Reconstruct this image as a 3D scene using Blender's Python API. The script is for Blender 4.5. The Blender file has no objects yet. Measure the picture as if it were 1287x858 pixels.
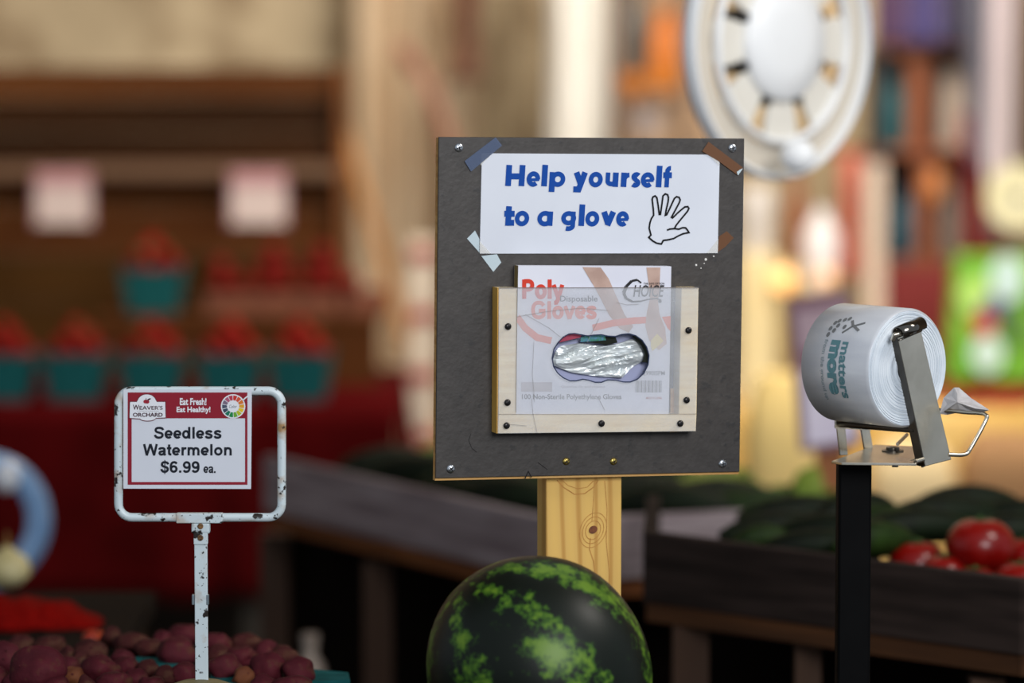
import bpy, math, random
from mathutils import Vector, Matrix, noise, Euler
PI = math.pi
R = math.radians
random.seed(7)
scn = bpy.context.scene
COL = scn.collection

# ------------------------------------------------------------------ camera, world, lights, exposure
CAM_Z, PITCH, LENS = 1.7, 5.0, 135.0
cd = bpy.data.cameras.new('camera'); cam = bpy.data.objects.new('camera', cd); COL.objects.link(cam)
cam.location = (0, 0, CAM_Z); cam.rotation_euler = (R(90 - PITCH), 0, 0)
cd.lens = LENS; cd.sensor_width = 36; cd.clip_start = 0.1; cd.clip_end = 100
cd.dof.use_dof = True; cd.dof.focus_distance = 4.5; cd.dof.aperture_fstop = 1.9
scn.camera = cam
w = bpy.data.worlds.new('world'); scn.world = w; w.use_nodes = True
w.node_tree.nodes['Background'].inputs[0].default_value = (0.80, 0.89, 1.0, 1)
w.node_tree.nodes['Background'].inputs[1].default_value = 0.42
vs = scn.view_settings
vs.view_transform = 'Standard'; vs.look = 'None'; vs.gamma = 1; vs.exposure = 0.0; vs.use_curve_mapping = False

def area(name, loc, target, size, power, color, sy=None):
    ld = bpy.data.lights.new(name, 'AREA'); ld.energy = power; ld.color = color
    ld.shape = 'RECTANGLE'; ld.size = size; ld.size_y = sy or size
    o = bpy.data.objects.new(name, ld); COL.objects.link(o); o.location = loc
    d = Vector(target) - Vector(loc); o.rotation_euler = d.to_track_quat('-Z', 'Y').to_euler()
    return o
area('daylight_opening', (1.6, 0.2, 3.0), (0.1, 4.6, 1.25), 1.6, 145, (0.97, 0.98, 1.0))
area('front_fill_light', (1.9, 4.3, 3.0), (0.5, 6.2, 1.7), 0.7, 34, (1.0, 0.95, 0.88))  # added fill, no lamp of the hall: brightens the fan and framed sign
area('hall_lamp_left', (-2.0, 7.6, 3.4), (-0.9, 11.0, 2.0), 1.0, 22, (1.0, 0.82, 0.62))
area('hall_lamp_middle', (0.1, 8.3, 3.6), (0.1, 11, 1.8), 1.2, 98, (1.0, 0.93, 0.80))
area('hall_lamp_right', (1.4, 7.6, 3.4), (1.0, 10, 1.3), 1.0, 98, (1.0, 0.90, 0.78))

# ------------------------------------------------------------------ pixel -> world
FPX = LENS / 36 * 1287
CO = Vector((0, 0, CAM_Z))
FW = Vector((0, math.cos(R(PITCH)), -math.sin(R(PITCH)))); UP = Vector((0, math.sin(R(PITCH)), math.cos(R(PITCH)))); RT = Vector((1, 0, 0))
def ray(px, py): return FW + RT * ((px - 643.5) / FPX) + UP * ((429 - py) / FPX)
def at(px, py, Y):
    d = ray(px, py); return CO + d * (Y / d.y)
def onz(px, py, z):
    d = ray(px, py); return CO + d * ((z - CAM_Z) / d.z)
def onplane(px, py, P, n):
    d = ray(px, py); return CO + d * ((P - CO).dot(n) / d.dot(n))

# ------------------------------------------------------------------ materials
def lin(c):
    c = c / 255.0
    return c / 12.92 if c <= 0.04045 else ((c + 0.055) / 1.055) ** 2.4
def rgb(h):
    if isinstance(h, str): h = tuple(int(h[i:i + 2], 16) for i in (0, 2, 4))
    return (lin(h[0]), lin(h[1]), lin(h[2]), 1)
MC = {}
def mat(name, c1, c2=None, rough=0.6, metal=0.0, scale=8.0, stretch=(1, 1, 1), lo=0.35, hi=0.65, detail=4, bump=0.0,
        bscale=None, spec=0.5, wave=None, emit=None, c3=None, t3=(0.6, 0.66), s3=30, coat=0.0, sub=0.0, dist=0.0):
    if name in MC: return MC[name]
    m = bpy.data.materials.new(name); m.use_nodes = True; MC[name] = m
    nt = m.node_tree; N = nt.nodes; L = nt.links; b = N['Principled BSDF']
    b.inputs['Roughness'].default_value = rough; b.inputs['Metallic'].default_value = metal
    b.inputs['Specular IOR Level'].default_value = spec; b.inputs['Coat Weight'].default_value = coat
    if sub: b.inputs['Subsurface Weight'].default_value = sub; b.inputs['Subsurface Radius'].default_value = (0.01, 0.008, 0.006)
    b.inputs['Base Color'].default_value = rgb(c1)
    if emit: b.inputs['Emission Color'].default_value = rgb(emit[0]); b.inputs['Emission Strength'].default_value = emit[1]
    if c2 or bump or c3:
        tc = N.new('ShaderNodeTexCoord'); mp = N.new('ShaderNodeMapping'); mp.inputs['Scale'].default_value = stretch
        L.new(tc.outputs['Object'], mp.inputs['Vector'])
        ns = N.new('ShaderNodeTexNoise'); ns.inputs['Scale'].default_value = scale; ns.inputs['Detail'].default_value = detail
        ns.inputs['Distortion'].default_value = dist
        L.new(mp.outputs[0], ns.inputs['Vector'])
        src = ns.outputs['Fac']
        if wave:
            wv = N.new('ShaderNodeTexWave'); wv.inputs['Scale'].default_value = wave[0]; wv.inputs['Distortion'].default_value = wave[1]
            wv.inputs['Detail'].default_value = 3; wv.inputs['Detail Scale'].default_value = 1.2; wv.bands_direction = wave[2]
            L.new(mp.outputs[0], wv.inputs['Vector']); src = wv.outputs['Fac']
        if c2:
            cr = N.new('ShaderNodeValToRGB'); cr.color_ramp.elements[0].position = lo; cr.color_ramp.elements[1].position = hi
            cr.color_ramp.elements[0].color = rgb(c1); cr.color_ramp.elements[1].color = rgb(c2)
            L.new(src, cr.inputs[0]); out = cr.outputs[0]
            if c3:
                n3 = N.new('ShaderNodeTexNoise'); n3.inputs['Scale'].default_value = s3; n3.inputs['Detail'].default_value = 5
                L.new(tc.outputs['Object'], n3.inputs['Vector'])
                r3 = N.new('ShaderNodeValToRGB'); r3.color_ramp.elements[0].position = t3[0]; r3.color_ramp.elements[1].position = t3[1]
                L.new(n3.outputs['Fac'], r3.inputs[0])
                mx = N.new('ShaderNodeMix'); mx.data_type = 'RGBA'
                L.new(r3.outputs[0], mx.inputs[0]); L.new(out, mx.inputs[6]); mx.inputs[7].default_value = rgb(c3); out = mx.outputs[2]
            L.new(out, b.inputs['Base Color'])
        if bump:
            nb = N.new('ShaderNodeTexNoise'); nb.inputs['Scale'].default_value = bscale or scale * 3; nb.inputs['Detail'].default_value = 4
            L.new(mp.outputs[0], nb.inputs['Vector'])
            bp = N.new('ShaderNodeBump'); bp.inputs['Strength'].default_value = bump; bp.inputs['Distance'].default_value = 0.002
            L.new(nb.outputs['Fac'], bp.inputs['Height']); L.new(bp.outputs[0], b.inputs['Normal'])
    return m
def ink(name, c, rough=0.7): return mat(name, c, rough=rough, spec=0.2)

# ------------------------------------------------------------------ mesh building
class MB:
    def __init__(s): s.v = []; s.f = []; s.mi = []
    def add(s, vs, fs, mi=0):
        k = len(s.v); s.v += [Vector(q) for q in vs]; s.f += [tuple(i + k for i in f) for f in fs]; s.mi += [mi] * len(fs); return s
    def hexa(s, p, mi=0):   # p: 4 bottom + 4 top
        return s.add(p, [(3, 2, 1, 0), (4, 5, 6, 7), (0, 1, 5, 4), (1, 2, 6, 5), (2, 3, 7, 6), (3, 0, 4, 7)], mi)
    def box(s, c, d, M=None, mi=0):
        c = Vector(c); x, y, z = d[0] / 2, d[1] / 2, d[2] / 2
        ps = [Vector(q) for q in ((-x, -y, -z), (x, -y, -z), (x, y, -z), (-x, y, -z), (-x, -y, z), (x, -y, z), (x, y, z), (-x, y, z))]
        if M: ps = [M @ q for q in ps]
        return s.hexa([c + q for q in ps], mi)
    def ring_loft(s, rings, cap=True, mi=0, close=True):
        n = len(rings[0]); vs = [q for r in rings for q in r]; fs = []
        for i in range(len(rings) - 1):
            for j in range(n if close else n - 1):
                a = i * n + j; b = i * n + (j + 1) % n; fs.append((a, b, b + n, a + n))
        if cap: fs.append(tuple(range(n))[::-1]); fs.append(tuple(range((len(rings) - 1) * n, len(rings) * n)))
        return s.add(vs, fs, mi)
    def tube(s, path, r, n=10, cap=True, mi=0, flat=None):
        path = [Vector(q) for q in path]; rings = []; up = None
        for i, q in enumerate(path):
            t = (path[min(i + 1, len(path) - 1)] - path[max(i - 1, 0)]).normalized()
            if up is None:
                up = Vector((0, 0, 1)) if abs(t.z) < 0.9 else Vector((0, 1, 0))
            x = t.cross(up).normalized(); y = x.cross(t).normalized(); up = y
            rr = r[i] if isinstance(r, (list, tuple)) else r
            rings.append([q + (x * math.cos(2 * PI * k / n) + y * math.sin(2 * PI * k / n)) * rr for k in range(n)])
        return s.ring_loft(rings, cap, mi)
    def loop(s, path, ra, rb, N, n=8, mi=0):   # closed loop, section ra in-plane, rb along N
        m = len(path); rings = []
        for i in range(m):
            t = (path[(i + 1) % m] - path[i - 1]).normalized(); x = t.cross(N).normalized()
            rings.append([path[i] + x * math.cos(2 * PI * k / n) * ra + N * math.sin(2 * PI * k / n) * rb for k in range(n)])
        rings.append(rings[0]); return s.ring_loft(rings, False, mi)
    def lathe(s, prof, o=(0, 0, 0), ax=(0, 0, 1), n=24, mi=0, cap=True):
        o = Vector(o); ax = Vector(ax).normalized(); x = ax.orthogonal().normalized(); y = ax.cross(x)
        rings = [[o + ax * z + (x * math.cos(2 * PI * k / n) + y * math.sin(2 * PI * k / n)) * r for k in range(n)] for r, z in prof]
        return s.ring_loft(rings, cap, mi)
    def ell(s, c, r, M=None, nu=16, nv=10, wob=0.0, seed=0, mi=0):
        c = Vector(c); rings = []
        if not isinstance(r, (tuple, list)): r = (r, r, r)
        for i in range(nv + 1):
            th = PI * (i + 0.02) / (nv + 0.04); ring = []
            for j in range(nu):
                ph = 2 * PI * j / nu
                d = Vector((math.sin(th) * math.cos(ph), math.sin(th) * math.sin(ph), math.cos(th)))
                k = 1 + (wob * noise.noise(d * 1.3 + Vector((seed * 3.1, seed * 1.7, 0))) if wob else 0)
                q = Vector((d.x * r[0], d.y * r[1], d.z * r[2])) * k
                ring.append(c + (M @ q if M else q))
            rings.append(ring)
        rings = rings[::-1]
        return s.ring_loft(rings, True, mi)
    def prism(s, pts, ext, mi=0):   # planar polygon (list of Vector), extruded by vector
        n = len(pts); ext = Vector(ext)
        return s.add(list(pts) + [p + ext for p in pts], [tuple(range(n)), tuple(range(2 * n - 1, n - 1, -1))] + [(i, i + n, (i + 1) % n + n, (i + 1) % n) for i in range(n)], mi)
    def poly(s, pts, mi=0): return s.add(pts, [tuple(range(len(pts)))], mi)
    def grid(s, fn, nu, nv, mi=0):
        vs = [fn(i / nu, j / nv) for j in range(nv + 1) for i in range(nu + 1)]
        fs = [(j * (nu + 1) + i, j * (nu + 1) + i + 1, (j + 1) * (nu + 1) + i + 1, (j + 1) * (nu + 1) + i) for j in range(nv) for i in range(nu)]
        return s.add(vs, fs, mi)
    def build(s, name, m, root=None, smooth=False, bevel=0, solid=0, label=None, off=None):
        me = bpy.data.meshes.new(name); o0 = Vector(off) if off is not None else (Vector(root['_w']) if root is not None else Vector((0, 0, 0)))
        me.from_pydata([q - o0 for q in s.v], [], s.f)
        for mm in (m if isinstance(m, (list, tuple)) else [m]): me.materials.append(mm)
        for p, k in zip(me.polygons, s.mi): p.material_index = k; p.use_smooth = smooth
        me.validate(); me.update()
        o = bpy.data.objects.new(name, me); COL.objects.link(o)
        if root is not None: o.parent = root; o['_w'] = root['_w']
        elif off is not None: o.location = off; o['_w'] = list(off)
        else: o['_w'] = [0, 0, 0]
        if solid: md = o.modifiers.new('s', 'SOLIDIFY'); md.thickness = solid; md.offset = 0
        if bevel: md = o.modifiers.new('b', 'BEVEL'); md.width = bevel; md.segments = 2; md.limit_method = 'ANGLE'
        if smooth and bevel == 0 and not solid: 
            try: me.set_sharp_from_angle(angle=R(50))
            except Exception: pass
        if label: o['label'] = label
        return o
def tag(o, label=None, cat=None, group=None, kind=None):
    if label: o['label'] = label
    if cat: o['category'] = cat
    if group: o['group'] = group
    if kind: o['kind'] = kind
    return o
def thing(name, loc, label, cat, group=None):
    o = bpy.data.objects.new(name, None); COL.objects.link(o); o.empty_display_size = 0.05
    o.location = loc; o['_w'] = list(loc); return tag(o, label, cat, group)
def copy_tree(o, parent=None):
    c = o.copy(); COL.objects.link(c); c.parent = parent
    for ch in [q for q in o.children]: copy_tree(ch, c)
    return c
def cyl(p0, p1, r0, r1=None, n=16):
    return MB().tube([p0, p1], [r0, r0 if r1 is None else r1], n)
def struct(o): o['kind'] = 'structure'; return o

# planar frames for things with print on them
class Pl:
    def __init__(s, o, u, v): s.o = Vector(o); s.u = Vector(u).normalized(); s.v = Vector(v).normalized(); s.n = s.u.cross(s.v).normalized()
    def p(s, a, b, off=0): return s.o + s.u * a + s.v * b + s.n * off
    def w(s, px, py, off=0): return onplane(px, py, s.o + s.n * off, s.n)
    def quad(s, pts, off, th, mb=None):   # slab whose FRONT face is at off
        mb = mb or MB(); mb.prism([s.w(x, y, off) for x, y in pts], -s.n * th); return mb
def strip(mb, pts, wd, n, closed=False):
    pts = [Vector(q) for q in pts]; m = len(pts); L = []
    for i in range(m):
        a = pts[i - 1] if (i > 0 or closed) else pts[i]; b = pts[(i + 1) % m] if (i < m - 1 or closed) else pts[i]
        t0 = (pts[i] - a); t1 = (b - pts[i])
        if t0.length < 1e-9: t0 = t1
        if t1.length < 1e-9: t1 = t0
        t0 = t0.normalized(); t1 = t1.normalized(); t = (t0 + t1)
        t = t.normalized() if t.length > 1e-6 else t0
        x = n.cross(t).normalized(); k = 1 / max(0.5, t.dot(t0)); L.append((pts[i] + x * wd / 2 * k, pts[i] - x * wd / 2 * k))
    vs = [q for pr in L for q in pr]
    fs = [(2 * i, 2 * i + 1, (2 * i + 3) % (2 * m), (2 * i + 2) % (2 * m)) for i in range(m if closed else m - 1)]
    mb.add(vs, fs); return mb
def text_flat(s, bold=0.0, shear=0.0):
    cu = bpy.data.curves.new('t', 'FONT'); cu.body = s; cu.size = 1; cu.offset = bold; cu.shear = shear; cu.resolution_u = 3
    o = bpy.data.objects.new('t', cu); COL.objects.link(o)
    bpy.context.view_layer.update()
    me = bpy.data.meshes.new_from_object(o.evaluated_get(bpy.context.evaluated_depsgraph_get()))
    V = [(q.co.x, q.co.y) for q in me.vertices]; F = [tuple(p.vertices) for p in me.polygons]
    bpy.data.objects.remove(o); bpy.data.curves.remove(cu); bpy.data.meshes.remove(me)
    x0 = min(v[0] for v in V); x1 = max(v[0] for v in V); y0 = min(v[1] for v in V); y1 = max(v[1] for v in V)
    return [((x - x0) / (x1 - x0), (y - y0) / (y1 - y0)) for x, y in V], F
def text_on(mb, s, pl, box, off, bold=0.0, shear=0.0, dy=0):   # box px x0,y0,x1,y1 (glyph bounds), dy: right end lower by dy px
    V, F = text_flat(s, bold, shear); x0, y0, x1, y1 = box
    BLp = pl.w(x0, y1, off); BR = pl.w(x1, y1 + dy, off); TL = pl.w(x0, y0, off)
    mb.add([BLp + (BR - BLp) * a + (TL - BLp) * b for a, b in V], F); return mb


GL = {'S': (667, [('c', [(590,520),(540,610),(430,652),(330,658),(200,640),(125,560),(130,470),(200,410),(330,370),(470,330),(545,265),(545,170),(470,90),(340,60),(200,78),(110,150),(80,235)])]),
 'e': (556, [('a', 280, 260, 190, 198, 0, 318), ('l', [(90,245),(500,245)])]), 'd': (611, [('o', 265, 260, 172, 195), ('l', [(475,0),(475,716)])]), 'l': (278, [('l', [(139,0),(139,716)])]),
 's': (556, [('c', [(450,370),(400,440),(280,458),(160,430),(120,370),(150,312),(280,270),(420,215),(448,150),(400,85),(280,58),(150,80),(80,160)])]),
 'W': (944, [('l', [(70,716),(245,0)]), ('l', [(235,0),(472,716)]), ('l', [(472,716),(709,0)]), ('l', [(699,0),(874,716)])]), 'o': (611, [('o', 305, 260, 197, 198)]),
 'a': (556, [('c', [(90,360),(130,430),(270,458),(390,430),(425,350),(425,130),(460,0)]), ('c', [(420,285),(300,258),(160,225),(108,150),(150,75),(250,58),(370,110),(425,200)])]),
 't': (333, [('c', [(165,690),(165,400),(165,140),(200,78),(310,68)]), ('l', [(20,455),(310,455)])]), 'r': (389, [('l', [(135,0),(135,519)]), ('c', [(140,270),(180,390),(260,445),(380,440)])]),
 'm': (889, [('l', [(135,0),(135,519)]), ('c', [(135,300),(190,425),(290,455),(400,420),(445,310),(445,150),(445,0)]), ('c', [(445,300),(500,425),(600,455),(710,420),(755,310),(755,150),(755,0)])]),
 'n': (611, [('l', [(135,0),(135,519)]), ('c', [(135,300),(200,425),(310,455),(430,420),(477,310),(477,150),(477,0)])]),
 '6': (556, [('o', 285, 232, 172, 170), ('c', [(470,560),(410,635),(310,658),(190,620),(120,500),(105,350),(112,230)])]), '.': (278, [('l', [(139,0),(139,140)])]),
 'P': (667, [('l', [(135,0),(135,716)]), ('c', [(135,650),(380,648),(500,600),(540,500),(500,400),(380,350),(135,350)])]),
 'G': (778, [('c', [(640,530),(540,625),(400,656),(240,630),(130,520),(100,360),(130,200),(240,90),(400,60),(540,90),(640,160)]), ('l', [(640,120),(640,330),(400,330)])]),
 'y': (556, [('l', [(60,519),(290,40)]), ('l', [(500,519),(270,-40),(200,-135),(90,-145)])]), 'v': (556, [('l', [(60,519),(283,0)]), ('l', [(496,519),(273,0)])])}
GL['9'] = (556, [('o', 271, 484, 172, 170), ('c', [(556 - x, 716 - y) for x, y in GL['6'][1][1][1]])])
GL['$'] = (556, [('c', [(x * .83, y) for x, y in GL['S'][1][0][1]]), ('n', [(278,-80),(278,800)])])
GL['i'] = (278, [('l', [(139,0),(139,519)])])
def cr_smooth(P, n=4):
    P = [Vector((x, y, 0)) for x, y in P]; out = []
    for i in range(len(P) - 1):
        a, b, c, d = P[max(i-1,0)], P[i], P[i+1], P[min(i+2,len(P)-1)]
        for k in range(n):
            t = k / n; out.append(.5*((2*b)+(c-a)*t+(2*a-5*b+4*c-d)*t*t+(3*b-a-3*c+d)*t**3))
    return [(q.x, q.y) for q in out + [P[-1]]]
def word(mb, st, pl, x0, x1, ytop, ybase, off, wt=145):   # heavy grotesque lettering drawn from strokes, px bounds
    tot = sum(GL[c][0] for c in st) - 60 - 50; sx = (x1 - x0) / tot; sy = (ybase - ytop) / 716; cx = -60; k = 0
    mpp = (pl.w(x0 + 1, ybase, off) - pl.w(x0, ybase, off)).length
    for c in st:
        for g in GL[c][1]:
            k += 1; closed = g[0] == 'o'
            if g[0] == 'c': P = cr_smooth(g[1])
            elif g[0] in 'ln': P = g[1]
            elif g[0] == 'a': P = [(g[1] + g[3] * math.cos(R(g[5] + (g[6] - g[5]) * i / 24)), g[2] + g[4] * math.sin(R(g[5] + (g[6] - g[5]) * i / 24))) for i in range(25)]
            else: P = [(g[1] + g[3] * math.cos(2 * PI * i / 28), g[2] + g[4] * math.sin(2 * PI * i / 28)) for i in range(28)]
            strip(mb, [pl.w(x0 + (cx + x) * sx, ybase - y * sy, off + .00004 * (k % 3)) for x, y in P], (wt if g[0] != 'n' else 60) * (sx + sy) / 2 * mpp, pl.n, closed)
        cx += GL[c][0]
    return mb

# common materials
wood_dark = mat('dark_wood', '3a2312', '54341c', stretch=(1, 1, 14), scale=3, rough=0.8, spec=0.2)
wood_darkh = mat('dark_wood_boards', '2a1708', '4e2e14', stretch=(1, 1, 9), scale=2.2, rough=0.85, spec=0.15)
wood_brown = mat('brown_wood', '5a3216', '754522', stretch=(1, 1, 9), scale=3, rough=0.8, spec=0.2)
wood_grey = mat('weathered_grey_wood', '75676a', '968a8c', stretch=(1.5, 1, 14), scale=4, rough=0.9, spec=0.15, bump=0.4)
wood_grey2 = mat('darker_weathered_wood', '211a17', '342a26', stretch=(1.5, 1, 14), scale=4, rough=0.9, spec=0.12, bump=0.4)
steel = mat('stainless_steel', 'e8e0d0', 'd2cbbb', rough=0.27, metal=1, scale=20, bump=0.05)
steel_dark = mat('dark_steel', '5c5853', rough=0.3, metal=1)
zinc = mat('zinc_screw', 'c8ccd2', rough=0.3, metal=1)
brass = mat('brass_screw', 'd8bd6a', rough=0.3, metal=1)
blackp = mat('black_paint', '030304', '050506', rough=0.5, spec=0.08, scale=30)
paper = mat('white_paper', 'd4d8e2', 'd9dde6', rough=0.6, spec=0.3, scale=12, bump=0.06)
teal = mat('teal_pulp', '144e4f', '1d6062', rough=0.9, scale=40, bump=0.5, spec=0.1)
red_berry = mat('red_berry', '8a1006', '600804', rough=0.6, scale=30, spec=0.12)
darkred_fruit = mat('dark_red_fruit', '500604', '701008', rough=0.6, scale=20, spec=.12)
red_cloth = mat('red_cloth', '3c0304', '480507', rough=0.95, scale=10, spec=0.05)

# ------------------------------------------------------------------ setting
struct(MB().box((0, 5, -0.05), (9, 16, 0.1)).build('floor', mat('floor_concrete', '3b3733', '48433d', scale=3, rough=0.85)))
struct(MB().box((0, 11.6, 1.75), (9, 0.1, 3.7)).build('wall_back', mat('wall_plaster', 'a48e72', 'b9a78a', scale=1.6, rough=0.95, spec=0.1)))
struct(MB().box((-3.4, 8.9, 1.75), (0.1, 5.4, 3.7)).build('wall_left', mat('wall_side_paint', '8a7a66', '958570', scale=2, rough=0.95)))
struct(MB().box((3.4, 8.9, 1.75), (0.1, 5.4, 3.7)).build('wall_right', MC['wall_side_paint']))
struct(MB().box((0, 7.9, 3.9), (9, 7.5, 0.1)).build('ceiling', mat('ceiling_boards', '8d8274', '9a8f80', scale=3, rough=0.9)))

# ------------------------------------------------------------------ the glove board
yaw, tilt, roll = R(16.55), R(0.73), R(-0.84)
u = Vector((math.cos(yaw), math.sin(yaw), 0)); nn = Vector((math.sin(yaw), -math.cos(yaw), 0)); kk = Vector((0, 0, 1))
k2 = kk * math.cos(tilt) - nn * math.sin(tilt)
bu = u * math.cos(roll) + k2 * math.sin(roll); bv = k2 * math.cos(roll) - u * math.sin(roll)
BP = Pl((0.0933, 4.5, 1.3456), bu, bv)     # front face of the board, normal towards the viewer
Wd, Hd = 0.376, 0.400
post_base = BP.p(-0.015, -0.2, -0.03); pb = Vector((post_base.x, post_base.y, 0))
stand = thing('sign_stand', pb, 'dark grey square board on a yellow pine post behind the watermelon', 'sign stand')
mb = MB(); mb.prism([BP.p(-Wd/2, -Hd/2 + .003, 0), BP.p(Wd/2, -Hd/2 + .003, 0), BP.p(Wd/2, Hd/2, 0), BP.p(-Wd/2, Hd/2, 0)], -BP.n * .003)
mb.build('board', mat('charcoal_laminate', '2f2a27', '393431', scale=60, rough=0.5, bump=0.15, c3='272423', t3=(0.62, 0.68), s3=90), stand, bevel=.0006)
mb = MB(); mb.prism([BP.p(-Wd/2, -Hd/2, -.003), BP.p(Wd/2, -Hd/2, -.003), BP.p(Wd/2, Hd/2 - .001, -.003), BP.p(-Wd/2, Hd/2 - .001, -.003)], -BP.n * .009)
mb.build('backing_board', mat('plywood_edge', 'c08a48', 'd9aa66', stretch=(1, 1, 30), scale=6, rough=0.7), stand, label='tan plywood backing with a pale lower edge')
# post: pine with a knot, front face just behind the backing
def pine():
    m = bpy.data.materials.new('yellow_pine'); m.use_nodes = True; nt = m.node_tree; N = nt.nodes; L = nt.links; b = N['Principled BSDF']
    tc = N.new('ShaderNodeTexCoord'); mp = N.new('ShaderNodeMapping'); mp.inputs['Scale'].default_value = (1, 1, 0.12)
    L.new(tc.outputs['Object'], mp.inputs[0])
    wv = N.new('ShaderNodeTexWave'); wv.inputs['Scale'].default_value = 16; wv.inputs['Distortion'].default_value = 5; wv.inputs['Detail'].default_value = 2; wv.inputs['Detail Scale'].default_value = .8
    L.new(mp.outputs[0], wv.inputs['Vector'])
    cr = N.new('ShaderNodeValToRGB'); e = cr.color_ramp.elements
    e[0].position = 0; e[0].color = rgb('e2b765'); e[1].position = 1; e[1].color = rgb('c4934a'); q = e.new(0.72); q.color = rgb('dcb163')
    L.new(wv.outputs['Fac'], cr.inputs[0]); L.new(cr.outputs[0], b.inputs['Base Color'])
    b.inputs['Roughness'].default_value = 0.55; b.inputs['Specular IOR Level'].default_value = 0.3
    return m
PINE = pine()
PF = Pl(BP.p(0, 0, -.012), u, Vector((0, 0, 1)))
l1 = PF.w(686.5, 620); r1 = PF.w(781.5, 620)
thk = 0.038
mb = MB(); pc = [l1.copy(), r1.copy()]
for q in pc: q.z = 0
z1 = BP.p(0, 0.1).z
p0, p1 = pc; p3 = p0 - PF.n * thk; p2 = p1 - PF.n * thk
mb.hexa([p0, p1, p2, p3] + [q + Vector((0, 0, z1)) for q in (p0, p1, p2, p3)])
mb.build('post', PINE, stand, bevel=.002)
knot = mat('pine_knot', '5a2c10', '7d4218', scale=200, rough=0.6)
kring = mat('pine_knot_ring', 'b0762e', 'c58d42', scale=150, rough=0.6)
def disc(pl, px, py, rx, ry, off, n=20, ang=0, th=None):
    c = pl.w(px, py, off); out = []
    for i in range(n):
        a = 2 * PI * i / n; x = rx * math.cos(a); y = ry * math.sin(a)
        out.append(c + pl.u * (x * math.cos(ang) - y * math.sin(ang)) + pl.v * (x * math.sin(ang) + y * math.cos(ang)))
    return out
mb = MB()
for j in range(1, 4): 
    P_ = disc(PF, 745.5, 666, .0055 + .0035 * j, .0065 + .005 * j, .0003, 28, -.4); strip(mb, P_, .0008, PF.n, True)
for xs in ((718, 735, 748, 757), (704, 722, 744, 760)):
    pass
strip(mb, [PF.w(x, y, .0003) for x, y in ((700, 603), (708, 612), (722, 621), (735, 620), (746, 612), (752, 603))], .0012, PF.n)
strip(mb, [PF.w(x, y, .0003) for x, y in ((706, 603), (714, 610), (726, 614), (738, 612), (746, 604))], .0008, PF.n)
strip(mb, [PF.w(x, y, .0003) for x, y in ((742, 676), (741, 690), (746, 705), (748, 722), (750, 745))], .0012, PF.n)
strip(mb, [PF.w(x, y, .0003) for x, y in ((760, 604), (763, 640), (762, 680), (766, 720), (765, 748))], .0008, PF.n)
strip(mb, [PF.w(x, y, .0003) for x, y in ((747, 604), (746, 630), (744, 655))], .0007, PF.n)
mb.build('grain_line', kring, stand)
mb = MB(); mb.prism(disc(PF, 745.5, 665.5, .0055, .0045, .0007, 18, .5), -PF.n * .002); mb.build('knot', knot, stand, label='dark brown oval knot')
def screw(px, py, r, off, m, root, pl=BP, slot=True, name='screw', lab=None):
    c = pl.w(px, py, off); prof = [(r, 0), (r, .0006), (r * .8, .0016), (r * .45, .0022), (r * .05, .0023)]
    o = MB().lathe(prof, c, pl.n, 18).build(name, m, root, smooth=True, label=lab)
    if slot:
        mb = MB(); a = random.random()
        for k in (0, PI / 2):
            x = pl.u * math.cos(a + k) + pl.v * math.sin(a + k); y = pl.n.cross(x)
            q = c + pl.n * .0021
            mb.prism([q - x * r * .6 - y * r * .12, q + x * r * .6 - y * r * .12, q + x * r * .6 + y * r * .12, q - x * r * .6 + y * r * .12], pl.n * .0004)
        mb.build('screw_recess', ink('screw_slot', '15151a'), o)
    return o
for q in ((576.7, 185.5), (920.3, 186), (566.5, 589), (908, 582.5)): screw(q[0], q[1], .0052, 0, zinc, stand)
for q in ((711.5, 579.5), (771, 579.5)): screw(q[0], q[1], .0045, 0, brass, stand, lab='brass screw')
for q in ((887, 326, .0016), (885, 331, .0008), (881, 337, .0008), (897, 322, .001), (875, 333, .0013)):
    MB().lathe([(q[2], 0), (q[2] * .7, .0004), (.0001, .0006)], BP.w(q[0], q[1], 0), BP.n, 8).build('paint_speck', ink('speck_white', 'e8e6e2'), stand)
mb = MB(); strip(mb, [BP.w(x, y, .0003) for x, y in ((660, 601), (664, 592), (668, 600))], .0012, BP.n)
strip(mb, [BP.w(x, y, .0003) for x, y in ((676, 581), (683, 586), (688, 590))], .0006, BP.n)
strip(mb, [BP.w(x, y, .0003) for x, y in ((592, 545), (589, 553), (593, 563), (599, 568))], .0005, BP.n)
mb.build('scratch', ink('scratch_black', '161415'), stand)

# holder (rails, clear panel, screws)
pinep = mat('pale_pine', 'e8cd98', 'f2dfb4', stretch=(1, 1, 10), scale=14, rough=0.6, bump=0.2)
pineo = mat('ochre_pine', 'b98a45', 'cfa35c', stretch=(1, 1, 10), scale=14, rough=0.6)
HO = .025
rail0 = BP.quad([(627, 361.5), (626.6, 520.5), (648.5, 520.5), (650, 361.5)][::-1], HO - .003, .022).build('holder_rail', pinep, stand, bevel=.0006, label='pale wooden rails boxing in the glove carton')
BP.quad([(856.5, 361.5), (853, 520.5), (875.5, 520.0), (878, 361.5)][::-1], HO - .003, .022).build('holder_rail', pinep, stand, bevel=.0006)
BP.quad([(626.6, 520.8), (626, 544.5), (874.5, 541.7), (875.5, 520.4)][::-1], HO - .003, .022).build('holder_rail', pinep, stand, bevel=.0006)
BP.quad([(843, 488), (842.5, 543), (872, 541), (872, 488)][::-1], .0035, .0034).build('holder_back', pineo, stand)
e_ = [BP.w(627, 361.5, HO - .003), BP.w(626, 544.5, HO - .003)]
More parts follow.
